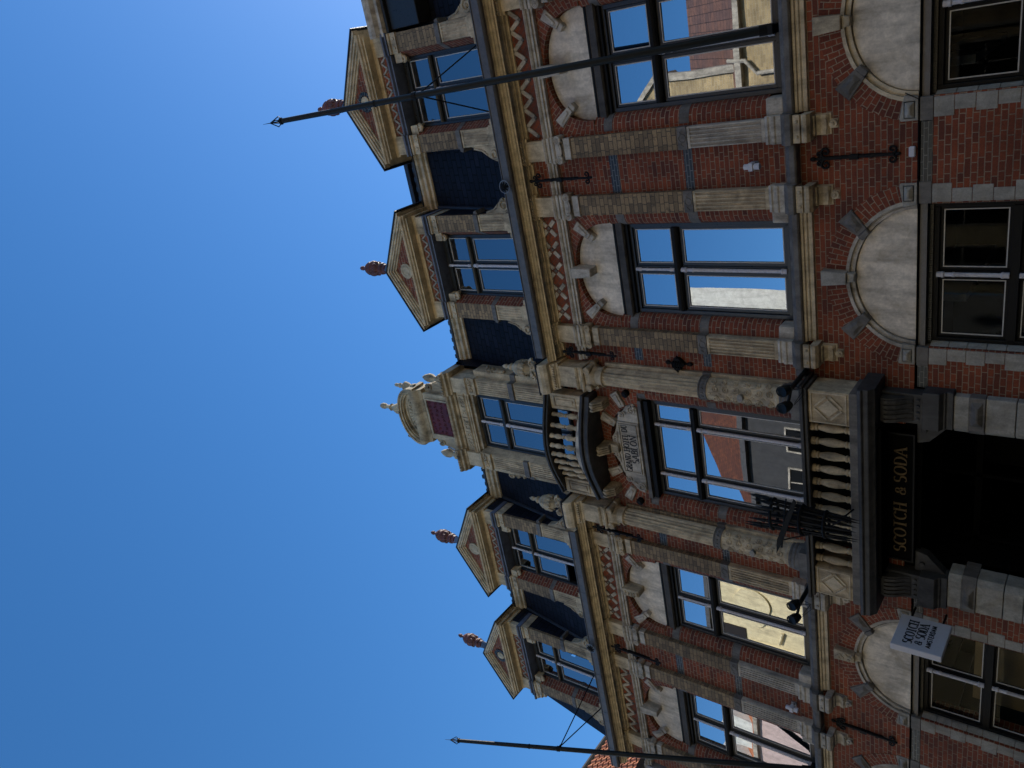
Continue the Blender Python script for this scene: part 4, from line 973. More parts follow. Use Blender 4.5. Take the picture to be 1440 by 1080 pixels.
# ---- gabled dormers
def dormer(c_):
    D = empty('dormer', (c_, 0, 0), H)
    yf = .10
    q = MB()
    for s_ in (-1, 1):
        q.box(s_*.66, s_*.95, yf, .5, 10.66, 11.52)
    q.build('brick_shaft', 'brick_tan', D)
    q = MB()
    for s_ in (-1, 1):
        q.box(s_*.665, s_*.945, yf+.012, .5, 9.95, 10.56)
        for k in range(6): x = s_*(.685+.048*k); q.box(x-.010, x+.010, yf-.002, yf+.012, 10.02, 10.52)
        q.box(s_*.665, s_*.945, yf-.002, yf+.012, 10.52, 10.56); q.box(s_*.665, s_*.945, yf-.002, yf+.012, 9.96, 10.02)
        q.box(s_*.64, s_*.97, yf-.03, .5, 9.78, 9.95); q.box(s_*.55, s_*.66, yf-.0, .4, 9.80, 9.93)
        # capital
        q.prof([(yf-.02, 11.52), (yf-.02, 11.63), (yf-.05, 11.645), (yf-.05, 11.68), (.5, 11.68), (.5, 11.52)], *sorted((s_*.645, s_*.965)))
        for k in (-1, 1): q.dome(s_*.805+k*.07, yf-.022, 11.575, .028, .016, .028)
        # curled bracket under the lintel
        q.box(s_*.50, s_*.66, yf+.02, .38, 11.50, 11.655); q.spiral(s_*.555, 11.49, yf+.06, .06, 1.3, .03, 0, s_)
    q.build('pilaster', 'cream', D, bevel=.004)
    q = MB()
    for s_ in (-1, 1):
        q.box(s_*.655, s_*.955, yf-.02, .5, 10.562, 10.658)
        q.prism([(s_*.93, 10.56), (s_*1.02, 10.60), (s_*1.0, 10.66), (s_*.93, 10.66)][::s_], yf+.02, .4)
    q.build('band_block', 'blue', D, bevel=.006)
    q = MB()   # scroll wings at the foot
    for s_ in (-1, 1):
        pts = [(s_*.95, 9.70), (s_*1.20, 9.70), (s_*1.24, 9.80), (s_*1.20, 9.95), (s_*1.17, 10.02), (s_*1.12, 10.10), (s_*1.03, 10.14), (s_*.99, 10.25), (s_*.95, 10.42)]
        q.prism(pts[::s_], yf+.03, .28); q.spiral(s_*1.09, 9.95, yf+.02, .105, 1.5, .026, 0, s_); q.dome(s_*1.09, yf+.03, 9.95, .03, .03, .03)
        q.tube([(s_*.98, yf+.03, 10.36), (s_*1.02, yf+.03, 10.2), (s_*1.1, yf+.03, 10.1)], .018, 6)
    q.build('scroll_wing', 'grime', D, bevel=.015, seg=2)
    q = MB(); 
    for s_ in (-1, 1):
        for z0, z1 in ((9.93, 10.56), (10.66, 11.50)): jamb2(q, s_, z0, z1, .66, .56, yf, .3)
    q.build('brick_jamb', 'brick_jamb', D)
    q = MB()
    for s_ in (-1, 1): jamb2(q, s_, 10.56, 10.66, .664, .552, yf-.004, .3)
    q.build('jamb_block', 'blue', D)
    # window
    W = empty('window', (0, 0, 0), D) if False else D
    fr = MB(); y = .28; hw = .56
    fr.box(-hw, -hw+.04, y, y+.1, 9.8, 11.66); fr.box(hw-.04, hw, y, y+.1, 9.8, 11.66); fr.box(-hw+.04, hw-.04, y, y+.1, 11.56, 11.66)
    fr.box(-hw+.04, hw-.04, y-.02, y+.1, 9.8, 9.87); fr.box(-.035, .035, y+.01, y+.1, 9.87, 11.56)
    fr.prof([(y-.03, 11.03), (y-.04, 11.05), (y-.02, 11.08), (y+.1, 11.08), (y+.1, 11.01), (y-.01, 11.01)], -hw+.04, hw-.04)
    s2, bd, gl = MB(), MB(), []
    for sx in (-1, 1):
        xa, xb = sorted((sx*.037, sx*(hw-.042)))
        if c_ < -3 and c_ > -4 and sx < 0:
            sash(s2, bd, gl, xa, xb, 10.25, 11.01, y+.03, .04)
        else: sash(s2, bd, gl, xa, xb, 9.87, 11.01, y+.03, .04)
        sash(s2, bd, gl, xa, xb, 11.08, 11.56, y+.03, .028)
    fo = fr.build('window_frame', 'frame2', D, bevel=.003); s2.build('sash', 'frame2', D); bd.build('glazing_bead', 'edge', D); panes(gl, D, 'glass_d')
    ps = MB(); post(ps, 0, y-.01, 9.87, 11.01, .024); post(ps, 0, y-.01, 11.08, 11.60, .018); ps.build('mullion_post', 'post', D, smooth='auto')
    # lintel with grey moulding, frieze
    q = MB(); q.prof([(yf-.045, 11.684), (yf-.05, 11.70), (yf-.02, 11.71), (yf-.02, 11.735), (yf-.06, 11.75), (yf-.07, 11.775), (.5, 11.775), (.5, 11.684)], -.66, .66)
    for s_ in (-1, 1): q.prof([(yf-.075, 11.684), (yf-.08, 11.70), (yf-.05, 11.71), (yf-.05, 11.735), (yf-.09, 11.75), (yf-.10, 11.777), (.5, 11.777), (.5, 11.684)], *sorted((s_*.63, s_*.98)))
    q.build('lintel_moulding', 'cap', D)
    q = MB(); q.box(-.66, .66, yf+.0, .5, 11.777, 12.10); q.build('frieze', 'brick', D)
    q = MB()
    for s_ in (-1, 1): q.box(s_*.64, s_*.95, yf-.04, .5, 11.78, 12.09)
    q.build('frieze_block', 'cream', D, bevel=.004)
    q = MB(); n = 14
    for i in range(n):
        x0 = -.63+1.26*i/n; x1 = x0+1.26/n; za, zb_ = (11.85, 11.97) if i % 2 == 0 else (11.97, 11.85); diag(q, x0, za, x1, zb_, .028, yf-.02, yf)
    q.build('frieze_pattern', 'quoin', D)
    # horizontal cornice and pediment
    q = MB(); q.prof([(yf, 12.00), (yf-.03, 12.00), (yf-.05, 12.03), (yf-.07, 12.05), (yf-.20, 12.055), (yf-.20, 12.085), (.5, 12.085), (.5, 12.00)], -.98, .98)
    q.build('soffit', 'ochre', D)
    q = MB(); q.prof([(yf-.20, 12.088), (yf-.235, 12.092), (yf-.25, 12.11), (yf-.28, 12.12), (yf-.30, 12.15), (.5, 12.15), (.5, 12.088)], -1.04, 1.04)
    q.build('cornice', 'creamp', D)
    ap = 12.78; hw = 1.11; zc = 12.165; yfl = yf-.19
    sl_ = (ap-zc)/hw
    q = MB()   # raking mouldings, stepped back towards the field
    for d0, d1, y0 in ((0, .045, yf-.31), (.0455, .085, yf-.285), (.0855, .12, yf-.25), (.1205, .15, yf-.215)):
        for s_ in (-1, 1):
            xe = lambda d: (ap-d-12.152)/sl_
            pts = [(0, ap-d0), (s_*min(hw, xe(d0)), max(12.152, ap-d0-sl_*hw)), (s_*xe(d1), 12.152), (0, ap-d1)]
            if d0 == 0: pts = [(0, ap), (s_*hw, zc), (s_*hw, 12.152), (s_*xe(d1), 12.152), (0, ap-d1)]
            q.prism(pts[::s_], y0, .5)
    q.build('raking_moulding', 'creamp', D)
    q = MB()
    for s_ in (-1, 1): diag(q, 0, ap+.012, s_*(hw+.04), zc+.0, .022, yf-.33, 1.3)
    q.build('pediment_edge', 'slatetrim', D)
    q = MB(); q.prism([(-.93, 12.151), (.93, 12.151), (0, 12.66)], yfl, .4); q.build('pediment_field', 'brick', D)
    rk = abs(c_) < 5
    q = MB()
    if rk: q.disc(0, 12.36, yfl-.03, yfl, .145, 30); q.torus((0, yfl-.03, 12.36), .09, .008, n=28, m_=6)
    else: q.disc(0, 12.36, yfl-.025, yfl, .095, 26)
    q.build('roundel', 'cream', D, bevel=.006)
    if not rk:
        q = MB()
        for k in range(24):
            a = 2*math.pi*k/24; ca, sa = math.cos(a), math.sin(a); b_ = math.pi/24*.8
            q.prism([(.11*math.cos(a-b_), 12.36+.11*math.sin(a-b_)), (.165*math.cos(a-b_), 12.36+.165*math.sin(a-b_)), (.165*math.cos(a+b_), 12.36+.165*math.sin(a+b_)), (.11*math.cos(a+b_), 12.36+.11*math.sin(a+b_))], yfl-.02, yfl)
        q.build('roundel_ring', 'brick_dark', D)
    # finial
    q = MB(); yq = .0
    q.lathe(0, yq, [(.10, 12.80), (.10, 12.98), (.075, 12.99)], 4); q.build('finial_foot', 'cap', D)
    q = MB(); q.lathe(0, yq, [(.055, 12.98), (.085, 13.0), (.09, 13.06), (.11, 13.08), (.115, 13.12), (.09, 13.14), (.085, 13.18), (.125, 13.24), (.135, 13.32), (.15, 13.34), (.15, 13.37), (.12, 13.40), (.12, 13.44), (.13, 13.46), (.10, 13.52), (.06, 13.57), (.03, 13.59),
            (.03, 13.64), (.045, 13.66), (.04, 13.71), (.015, 13.75), (.0, 13.76)], 20)
    for k in range(10):
        a = 2*math.pi*k/10; q.dome(.12*math.cos(a), yq+.12*math.sin(a), 13.26, .025, .025, .06, 8, 4)
    q.build('finial', 'terra', D, smooth='auto')
    # slate cheeks and little roof
    q = MB()
    for s_ in (-1, 1): q.add([(s_*.955, .15, 9.6), (s_*.955, 1.4, 9.6), (s_*.955, 1.4, 12.15), (s_*.955, .15, 12.15)], [(0, 1, 2, 3)])
    q.build('cheek', 'slate', D)
    q = MB()
    for s_ in (-1, 1): q.add([(0, -.1, ap-.01), (s_*hw, -.1, zc-.02), (s_*hw, 2.5, zc-.02), (0, 2.5, ap-.01)], [(0, 1, 2, 3)])
    for s_ in (-1, 1): q.tube([(s_*.98, .21, 9.75), (s_*.98, .62, 11.9)], .035, 8)
    q.build('dormer_roof', 'slatetrim', D)
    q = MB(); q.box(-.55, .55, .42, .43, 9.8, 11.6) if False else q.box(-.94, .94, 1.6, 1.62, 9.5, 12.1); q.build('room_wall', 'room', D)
    return D
def jamb2(mb, s_, z0, z1, xo, xi, yo, yi):
    w_ = math.hypot(xo-xi, yi-yo); q = [(s_*xo, yo, z0), (s_*xi, yi, z0), (s_*xi, yi, z1), (s_*xo, yo, z1)]; u = [(0, z0), (w_, z0), (w_, z1), (0, z1)]
    if s_ < 0: mb.add(q, [(0, 1, 2, 3)], [u])
    else: mb.add(q, [(3, 2, 1, 0)], [u[::-1]])
for c_ in (-6.10, -3.12, 3.12, 6.12): dormer(c_)

# small flat-roofed dormer and rooftop boxes at the far right and between the gables
q = MB(); q.box(7.12, 7.80, .15, 1.6, 11.0, 11.62); q.box(7.08, 7.84, .08, 1.6, 11.62, 11.68); q.build('side_dormer', 'frame2', H, bevel=.01)
q = MB(); q.prof([(.08, 11.68), (.02, 11.70), (.02, 11.76), (-.05, 11.80), (-.08, 11.86), (-.08, 11.92), (1.6, 11.92), (1.6, 11.68)], 7.05, 7.9); q.build('side_dormer_cornice', 'pale', H)
q = MB(); q.box(4.08, 4.85, 1.3, 2.4, 12.3, 13.05); q.box(4.0, 4.95, 1.2, 2.5, 13.05, 13.16); q.build('roof_hatch', 'slatetrim', H, bevel=.01)

# ---- central gable
Gb = empty('central_gable', (0, 0, 0), H); yf = -.02
q = MB()
for s_ in (-1, 1):
    q.box(s_*.66, s_*.98, yf+.014, .4, 9.74, 10.44); q.box(s_*.66, s_*.98, yf+.014, .4, 10.56, 11.36)
    for z0, z1 in ((9.80, 10.40), (10.60, 11.30)):
        for k in range(7): x = s_*(.685+.045*k); q.box(x-.010, x+.010, yf, yf+.014, z0, z1)
    q.prof([(yf-.03, 9.60), (yf-.03, 9.68), (yf-.015, 9.70), (yf-.02, 9.74), (.4, 9.74), (.4, 9.60)], *sorted((s_*.64, s_*1.0)))
    q.box(s_*.98, s_*1.10, .10, .4, 9.5, 11.45)
    q.prof([(yf-.03, 11.36), (yf-.04, 11.40), (yf-.01, 11.42), (yf-.01, 11.56), (yf-.05, 11.58), (yf-.05, 11.62), (.4, 11.62), (.4, 11.36)], *sorted((s_*.645, s_*.995)))
    for k in (-1, 1): q.spiral(s_*.82+k*.09, 11.50, yf-.02, .055, 1.3, .016, 0, k)
    q.dome(s_*.82, yf-.02, 11.50, .03, .03, .05)
q.build('pilaster', 'cream', Gb, bevel=.003)
q = MB()
for s_ in (-1, 1): q.box(s_*.65, s_*.99, yf-.02, .4, 10.442, 10.558); q.box(s_*.985, s_*1.11, .08, .4, 10.442, 10.558)
q.build('band_block', 'blue', Gb, bevel=.005)
q = MB()
for s_ in (-1, 1):
    q.prism([(s_*.57, .16), (s_*.66, yf+.02), (s_*.66, .4), (s_*.57, .4)][::s_], 9.6, 11.62, 'z')
q.box(-.6, .6, .05, .4, 11.56, 11.625)
q.build('reveal', 'grime', Gb)
fr = MB(); y = .13; hw = .57
fr.box(-hw, -hw+.04, y, y+.1, 9.4, 11.56); fr.box(hw-.04, hw, y, y+.1, 9.4, 11.56); fr.box(-hw+.04, hw-.04, y, y+.1, 11.50, 11.56)
fr.box(-.035, .035, y+.01, y+.1, 9.4, 11.50); fr.prof([(y-.03, 10.92), (y-.02, 10.98), (y+.1, 10.98), (y+.1, 10.90), (y-.01, 10.90)], -hw+.04, hw-.04)
s2, bd, gl = MB(), MB(), []
for sx in (-1, 1):
    xa, xb = sorted((sx*.037, sx*(hw-.042)))
    sash(s2, bd, gl, xa, xb, 9.4, 10.90, y+.03, .045); sash(s2, bd, gl, xa, xb, 10.98, 11.50, y+.03, .03)
fr.build('window_frame', 'frame2', Gb, bevel=.003); s2.build('sash', 'frame2', Gb); bd.build('glazing_bead', 'edge', Gb); panes(gl, Gb, 'glass_d')
ps = MB(); post(ps, 0, y-.01, 9.4, 10.90, .026); post(ps, 0, y-.01, 10.98, 11.52, .02); ps.build('mullion_post', 'post', Gb, smooth='auto')
q = MB()
q.prof([(yf+.02, 11.63), (yf+.02, 11.66), (yf-.0, 11.67), (yf-.0, 11.70), (yf-.03, 11.72), (.4, 11.72), (.4, 11.63)], -.68, .68)
q.box(-.66, .66, yf+.03, .4, 11.72, 11.95)
for s_ in (-1, 1): q.box(s_*.66, s_*.97, yf-.04, .4, 11.625, 11.95)
q.build('frieze', 'cream', Gb, bevel=.003)
tx = text('ANNO 1 8 8 1'.replace('8', 'S') if False else "GRAND HOTEL", .11, (0, yf+.028, 11.775), FX, FZ, FN, .16, .07, .005, sx=1.15); tx.build('frieze_relief', 'grime', Gb) if False else None
q = MB()
for k in range(15):
    x = -.56+1.12*k/14; h_ = random.choice((.10, .12)); q.box(x-.008, x+.008, yf+.018, yf+.03, 11.78, 11.78+h_)
    if k % 2: q.box(x-.008, x+.045, yf+.018, yf+.03, 11.78+h_-.016, 11.78+h_)
    if k % 3 == 0: q.torus((x+.03, yf+.024, 11.84), .03, .008, n=14, m_=5)
q.build('frieze_relief', 'grime', Gb)
def cor(x0, x1, dy=0, mat='grime'):
    q.prof([(yf, 11.95+dy/50), (yf-.03+dy, 11.955), (yf-.05+dy, 11.99), (yf-.11+dy, 12.0), (yf-.12+dy, 12.04), (yf-.16+dy, 12.06), (yf-.18+dy, 12.10), (.4, 12.10), (.4, 11.95+dy/50)], x0, x1)
q = MB(); cor(-.64, .64, .03)
for s_ in (-1, 1): cor(*sorted((s_*.60, s_*1.08)), -.02)
for k in range(34):
    x = -1.05+2.1*k/33
    if abs(x) > .62: q.box(x-.01, x+.01, yf-.215, yf-.19, 12.05, 12.095)
q.build('cornice', 'grime', Gb, bevel=.004)
q = MB(); q.box(-.52, .52, yf-.02, .22, 12.102, 12.86)
q.box(-.66, -.52, .04, .3, 12.1, 12.30); q.box(.52, .66, .04, .3, 12.1, 12.30)
for s_ in (-1, 1):
    pts = [(s_*.52, 12.1), (s_*1.0, 12.1), (s_*1.02, 12.2), (s_*.95, 12.3), (s_*.84, 12.32), (s_*.76, 12.40), (s_*.72, 12.52), (s_*.70, 12.66), (s_*.66, 12.78), (s_*.58, 12.86), (s_*.52, 12.86)]
    q.prism(pts[::s_], .05, .28); q.spiral(s_*.90, 12.2, .04, .10, 1.4, .028, 0, s_); q.spiral(s_*.63, 12.70, .04, .08, 1.3, .024, 2, -s_); q.tube([(s_*.96, .045, 12.3), (s_*.8, .04, 12.36), (s_*.73, .04, 12.56)], .02, 6)
bead(q, -.42, .42, 12.16, 12.80, yf-.02, .035, .03)
q.build('attic_block', 'grime', Gb, bevel=.006)
q = MB(); q.box(-.385, .385, yf-.024, yf-.01, 12.195, 12.765)
random.seed(3)
for r_ in range(4):
    for k in range(8):
        x = -.33+.66*k/7+random.uniform(-.015, .015); z = 12.25+.15*r_+random.uniform(-.02, .02)
        q.spiral(x, z, yf-.026, .04, 1.2, .010, random.uniform(0, 6), random.choice((-1, 1)), n=12)
q.build('red_panel', 'redpanel', Gb)
q = MB()
q.prof([(yf-.03, 12.86), (yf-.05, 12.90), (yf-.08, 12.93), (yf-.12, 12.95), (yf-.15, 13.0), (.2, 13.0), (.2, 12.86)], -.60, .60)
q.prof([(yf-.13, 13.0), (yf-.15, 13.03), (yf-.16, 13.10), (.2, 13.10), (.2, 13.0)], -.64, .64)
for (a, b, a2, b2, y0) in ((.60, .43, .64, .46, yf-.16), (.55, .385, .60, .43, yf-.13), (.52, .36, .55, .385, yf-.09)): ring(q, 0, 13.10, a, b, a2, b2, y0, .10, 30)
q.prism([(x, 13.10+z) for x, z in ell(.52, .36, 30)], yf-.03, .09)
for k in range(11):
    a = R(12+156*k/10); q.tube([(.10*math.cos(a), yf-.035, 13.12+.06*math.sin(a)), (.36*math.cos(a), yf-.04, 13.12+.22*math.sin(a))], [.010, .026], 6)
q.tube([(.42*math.cos(R(8+164*i/20)), yf-.035, 13.11+.28*math.sin(R(8+164*i/20))) for i in range(21)], .012, 6)
q.dome(0, yf-.04, 13.11, .07, .05, .06)
q.build('segmental_pediment', 'grime', Gb, smooth='auto')
q = MB(); q.lathe(0, .05, [(.12, 13.52), (.12, 13.60), (.08, 13.66), (.11, 13.72), (.12, 13.80), (.07, 13.92), (.05, 13.97), (.08, 14.0), (.05, 14.04), (.035, 14.15), (.06, 14.19), (.065, 14.26), (.045, 14.32), (0, 14.34)], 16)
for s_ in (-1, 1): q.spiral(s_*.14, 13.64, .05, .08, 1.3, .03, 0, s_)
q.build('finial', 'grime', Gb, smooth='auto')
q = MB()
for s_ in (-1, 1):
    q.lathe(s_*.60, .0, [(.07, 13.07), (.07, 13.14), (.05, 13.18), (.09, 13.28), (.10, 13.34), (.06, 13.38), (.04, 13.45), (.055, 13.48), (.035, 13.55), (.04, 13.58), (.03, 13.63), (0, 13.66)], 14)
    q.lathe(s_*.86, .02, [(.08, 12.28), (.09, 12.34), (.05, 12.40), (.05, 12.45), (.085, 12.52), (.09, 12.60), (.06, 12.70), (.02, 12.77), (0, 12.79)], 14)
q.build('acorn_finial', 'grime', Gb, smooth='auto')
q = MB()
for s_ in (-1, 1):
    for k in range(9): q.dome(s_*(1.10+random.uniform(-.02, .06)), .16, 10.75+.04*k, .05, .05, .04, 8, 4)
    q.spiral(s_*1.13, 11.05, .12, .08, 1.3, .025, 0, s_)
    q.spiral(s_*1.16, 9.72, .08, .11, 1.3, .035, 0, s_)
q.build('scroll_ornament', 'grime', Gb, smooth='auto')
q = MB(); 
for s_ in (-1, 1): q.add([(s_*1.08, .3, 9.4), (s_*1.08, 2.2, 9.4), (s_*1.08, 2.2, 12.1), (s_*1.08, .3, 12.1)], [(0, 1, 2, 3)])
q.add([(-1.1, .35, 12.1), (1.1, .35, 12.1), (1.1, 3, 12.1), (-1.1, 3, 12.1)], [(0, 1, 2, 3)]); q.box(-1.0, 1.0, 1.9, 1.92, 9.2, 12.0)
q.build('gable_cheek', 'slate', Gb)

# =================================================================== fittings
def wall_anchor(x, z0, z1, scale, label, big=True):
    A = empty('wall_anchor', (x, YW-.03 if z0 < 6 else -.055, (z0+z1)/2)); h_ = (z1-z0)/2
    tag(A, label, 'wall anchor', 'iron wall anchors')
    q = MB(); q.tube([(0, 0, -h_+.06), (0, 0, h_-.06)], .018*scale, 8); q.box(-.03, .03, -.03, .02, -.05, .05)
    q.box(-.022, .022, -.022, .02, .14, .17); q.box(-.022, .022, -.022, .02, -.22, -.19); q.box(-.02, .02, .0, .04, -.3, .3)
    q.build('bar', 'black', A)
    q = MB()
    for s_ in (-1, 1):
        q.spiral(s_*.065*scale, h_-.17, 0, .055*scale, 1.3, .014, math.pi if s_ > 0 else 0, -s_)
        q.spiral(s_*.045*scale, h_-.09, 0, .035*scale, 1.2, .012, math.pi if s_ > 0 else 0, s_)
    q.dome(0, 0, h_-.02, .028, .02, .04); q.build('scroll_head', 'black', A)
    q = MB()
    for s_ in (-1, 1): q.spiral(s_*.05*scale, -h_+.08, 0, .045*scale, 1.2, .013, math.pi if s_ > 0 else 0, s_)
    q.dome(0, 0, -h_+.02, .022, .018, .035); q.build('scroll_foot', 'black', A)
wall_anchor(4.60, 8.10, 9.21, 1, 'black iron wall anchor high between the two right arched windows')
wall_anchor(-4.62, 8.12, 9.20, 1, 'black iron wall anchor high between the two left arched windows')
wall_anchor(1.76, 8.12, 9.14, .9, 'black iron wall anchor high beside the right cream column')
wall_anchor(-1.76, 8.12, 9.14, .9, 'black iron wall anchor high beside the left cream column')
wall_anchor(4.62, 3.98, 4.98, 1.15, 'large black iron wall anchor low on the brick between the two right round arches')
wall_anchor(-4.68, 3.98, 4.98, 1.15, 'large black iron wall anchor low on the brick between the two left round arches')

def spot_light(x, z, label):
    S = empty('wall_spotlight', (x, YW, z)); tag(S, label, 'spotlight', 'small white wall spotlights')
    q = MB(); q.box(-.045, .045, -.03, 0, -.045, .045); q.tube([(0, -.03, 0), (0, -.10, 0)], .018, 8); q.build('bracket', 'grey', S, bevel=.004)
    q = MB(); q.add([], []); q.tube([(0, -.13, -.11), (0, -.13, .02), (0, -.13, .10)], [.042, .038, .036], 14); q.box(-.05, .05, -.18, -.08, -.03, .03); q.build('lamp_head', 'white', S, bevel=.004)
spot_light(4.60, 5.70, 'small white up-and-down spotlight on brick between the two right windows')
spot_light(-4.62, 5.62, 'small white up-and-down spotlight on brick between the two left windows')
S = MB(); S.box(-.06, .06, -.04, 0, -.035, .035); so_ = S.build('sensor_box', 'white', None, bevel=.012, loc=(4.63, YW, 3.85)); tag(so_, 'tiny white sensor box on the brick just above the dark brick band at the right', 'sensor box')
# cable
q = MB(); q.tube([(5.28, .075, 3.93), (5.2, .08, 3.79), (4.95, .083, 3.785), (4.63, .085, 3.782), (4.3, .085, 3.786), (4.0, .08, 3.78)], .006, 6)
q.tube([(4.63, .085, 3.782), (4.66, .08, 3.80), (4.63, .08, 3.83)], .004, 6)
cb_ = q.build('cable', 'black', None); tag(cb_, 'thin black cable running along the band between the right ground floor windows', 'cable')

# ornament on the brick beside right column
q = MB(); q.tube([(0, 0, -.20), (0, 0, .20)], .016, 8); q.dome(0, 0, .18, .035, .03, .05); q.dome(0, 0, -.18, .03, .03, .05)
q.prism([(-.10, -.02), (0, -.12), (.10, -.02), (.10, .05), (.0, .11), (-.10, .05)], -.05, .02)
for k in range(4): q.torus((0, -.05, -.06+.04*k), .05, .012, n=16, m_=6, axis='z')
for s_ in (-1, 1): q.tube([(0, -.03, .02), (s_*.09, -.04, .05), (s_*.13, -.04, -.0)], .014, 6)
oo = q.build('iron_boss', 'black', None, loc=(1.68, YW-.03, 7.09)); tag(oo, 'black cast iron boss on the brick strip right of the right column', 'ornament')

# floodlight arms at the balcony corners
def flood(px, pz, length, heads, label):
    A = empty('floodlight', (px, -.12, pz)); tag(A, label, 'floodlight', 'twin floodlights on arms')
    q = MB(); q.tube([(0, .1, 0), (0, -length, 0)], .034, 10); q.build('arm', 'pole', A)
    for i, (dx, dz) in enumerate(heads):
        q = MB(); y0 = -length-.02-.05*i
        q.tube([(dx, y0+.09, dz-.03), (dx, y0+.02, dz), (dx, y0-.05, dz+.03)], [.05, .075, .075], 16)
        q.torus((dx, y0-.05, dz+.03), .07, .012, n=18, m_=6)
        q.tube([(0, -length+.02, 0), (dx*.6, -length, dz*.5), (dx, y0+.04, dz)], .022, 8); hd = q.build('lamp_head', 'cap' if i == 9 else 'pole', A, smooth='auto')
    q = MB()
    q.tube([(heads[0][0], -length+.03, -.02), (heads[0][0]+.02, -length+.05, -.14), (heads[0][0]-.06, -length+.04, -.16), (heads[1][0], -length+.02, -.03)], .005, 5)
    q.tube([(0, -length+.1, -.03), (-.05, -length+.12, -.13), (heads[1][0], -length+.06, -.02)], .005, 5); q.build('cable_loop', 'black', A)
flood(1.80, 5.13, .50, [(-.02, .06), (-.24, .05)], 'dark twin floodlight on an arm below the right column')
flood(-1.84, 5.20, .42, [(-.02, .06), (-.24, .05)], 'dark twin floodlight on an arm below the left column')

# iron spiked basket on the balcony
def spikes():
    A = empty('iron_spike_lantern', (-.12, -.78, 4.98)); tag(A, 'black iron lantern of upright spikes fixed over the lower balcony rail', 'lantern')
    random.seed(11); q = MB()
    for k in range(15):
        a = 2*math.pi*k/15; xx, yy = .23*math.cos(a), .16*math.sin(a); top = .62+.10*math.sin(a*2); bot = -.62+.08*math.cos(a*3)
        q.hexa([(xx*.75-.012, yy*.75-.01, bot+.16), (xx*.75+.012, yy*.75-.01, bot+.16), (xx*.75+.012, yy*.75+.01, bot+.16), (xx*.75-.012, yy*.75+.01, bot+.16), (xx-.014, yy-.01, top-.14), (xx+.014, yy-.01, top-.14), (xx+.014, yy+.01, top-.14), (xx-.014, yy+.01, top-.14)])
        q.tube([(xx, yy, top-.15), (xx*1.05, yy*1.05, top+.12)], [.03, .001], 6); q.tube([(xx*.75, yy*.75, bot+.17), (xx*.7, yy*.7, bot-.04)], [.02, .001], 6)
    q.build('spike', 'black', A)
    q = MB()
    for z, rr in ((.42, 1.0), (.02, .93), (-.30, .82)):
        pts = [(.24*rr*math.cos(2*math.pi*i/24), .16*rr*math.sin(2*math.pi*i/24), z) for i in range(25)]; q.tube(pts, .022, 6)
    q.tube([(0, .05, -.02), (0, .40, -.02)], .02, 8); q.tube([(0, .05, -.4), (.06, .40, -.55)], .012, 8)
    q.build('hoop', 'black', A)
    q = MB(); q.lathe(0, 0, [(.02, -.3), (.09, -.15), (.11, .05), (.10, .16), (.03, .25)], 12); q.build('core', 'black', A)
    q = MB()
    q.prism([(-.52, .34), (-.30, .24), (.40, .02), (.44, .06), (-.28, .32)], -.20, -.18); q.tube([(-.40, -.19, .26), (.42, -.19, .16)], .012, 6); q.tube([(-.3, -.19, .3), (-.1, -.1, -.2), (.2, -.1, -.55)], .012, 6); q.build('cross_blade', 'black', A)
spikes()

# flag poles
def flagpole(cx, lean, label):
    A = empty('flagpole', (cx, 0, 5.66)); tag(A, label, 'flagpole', 'dark flagpoles leaning out over the street')
    b = Vector((0, .12, -.25)); t = Vector((lean, -2.42, 6.0)); d = (t-b).normalized()
    q = MB(); q.tube([b, b+(t-b)*.5, t], [.05, .047, .036], 14); q.build('pole', 'pole', A, smooth='auto')
    q = MB(); q.tube([t, t+d*.03], .05, 10)
    for k in range(4):
        a = math.pi/2*k+.4; e1 = d.cross(Vector((1, 0, 0))).normalized(); e2 = d.cross(e1)
        o = (e1*math.cos(a)+e2*math.sin(a)); q.tube([t+d*.01+o*.03, t+d*.06+o*.075, t+d*.2], .008, 5)
    q.tube([t, t+d*.32], [.012, .002], 6); q.build('crown_tip', 'black', A)
    rp = b+(t-b)*((9.72-5.66+.25)/6.25)
    q = MB(); q.tube([rp-d*.03, rp+d*.03], .054, 12); q.torus(tuple(rp+Vector((0, .06, 0))), .035, .008, axis='z', n=14, m_=5)
    q.tube([rp+d*.6-d*.01, rp+d*.6+d*.01], .049, 12); q.build('ring', 'black', A)
    q = MB()
    for s_ in (-1, 1): q.tube([rp+Vector((0, .06, 0)), (s_*.52, .12, 9.80-5.66)], .011, 6)
    q.build('stay_rod', 'black', A)
    q = MB(); q.box(-.05, .05, .02, .24, -.30, -.24); q.tube([b-d*.03, b+d*.14], .064, 12); q.build('socket', 'black', A)
flagpole(6.17, 0, 'dark green flagpole in front of the right zigzag bay')
flagpole(-6.12, 0, 'dark green flagpole at the left end against the sky')

# iron rosettes at the gutter
def rosette(x, label):
    A = empty('gutter_rosette', (x, -.44, 9.42)); tag(A, label, 'rosette', 'round iron rosettes on the gutter')
    q = MB(); q.torus((0, 0, 0), .095, .008, n=28, m_=6); q.build('ring', 'grey', A)
    q = MB()
    for k in range(8):
        a = 2*math.pi*k/8; q.tube([(0, 0, 0), (.045*math.cos(a), -.015, .045*math.sin(a)), (.08*math.cos(a), 0, .08*math.sin(a))], [.008, .016, .006], 6)
    q.dome(0, -.01, 0, .025, .025, .025); q.tube([(0, 0, 0), (0, .1, -.02)], .012, 6); q.build('petals', 'black', A)
rosette(4.62, 'round black iron rosette on the gutter between the two right dormers'); rosette(-4.45, 'round black iron rosette on the gutter between the two left dormers')

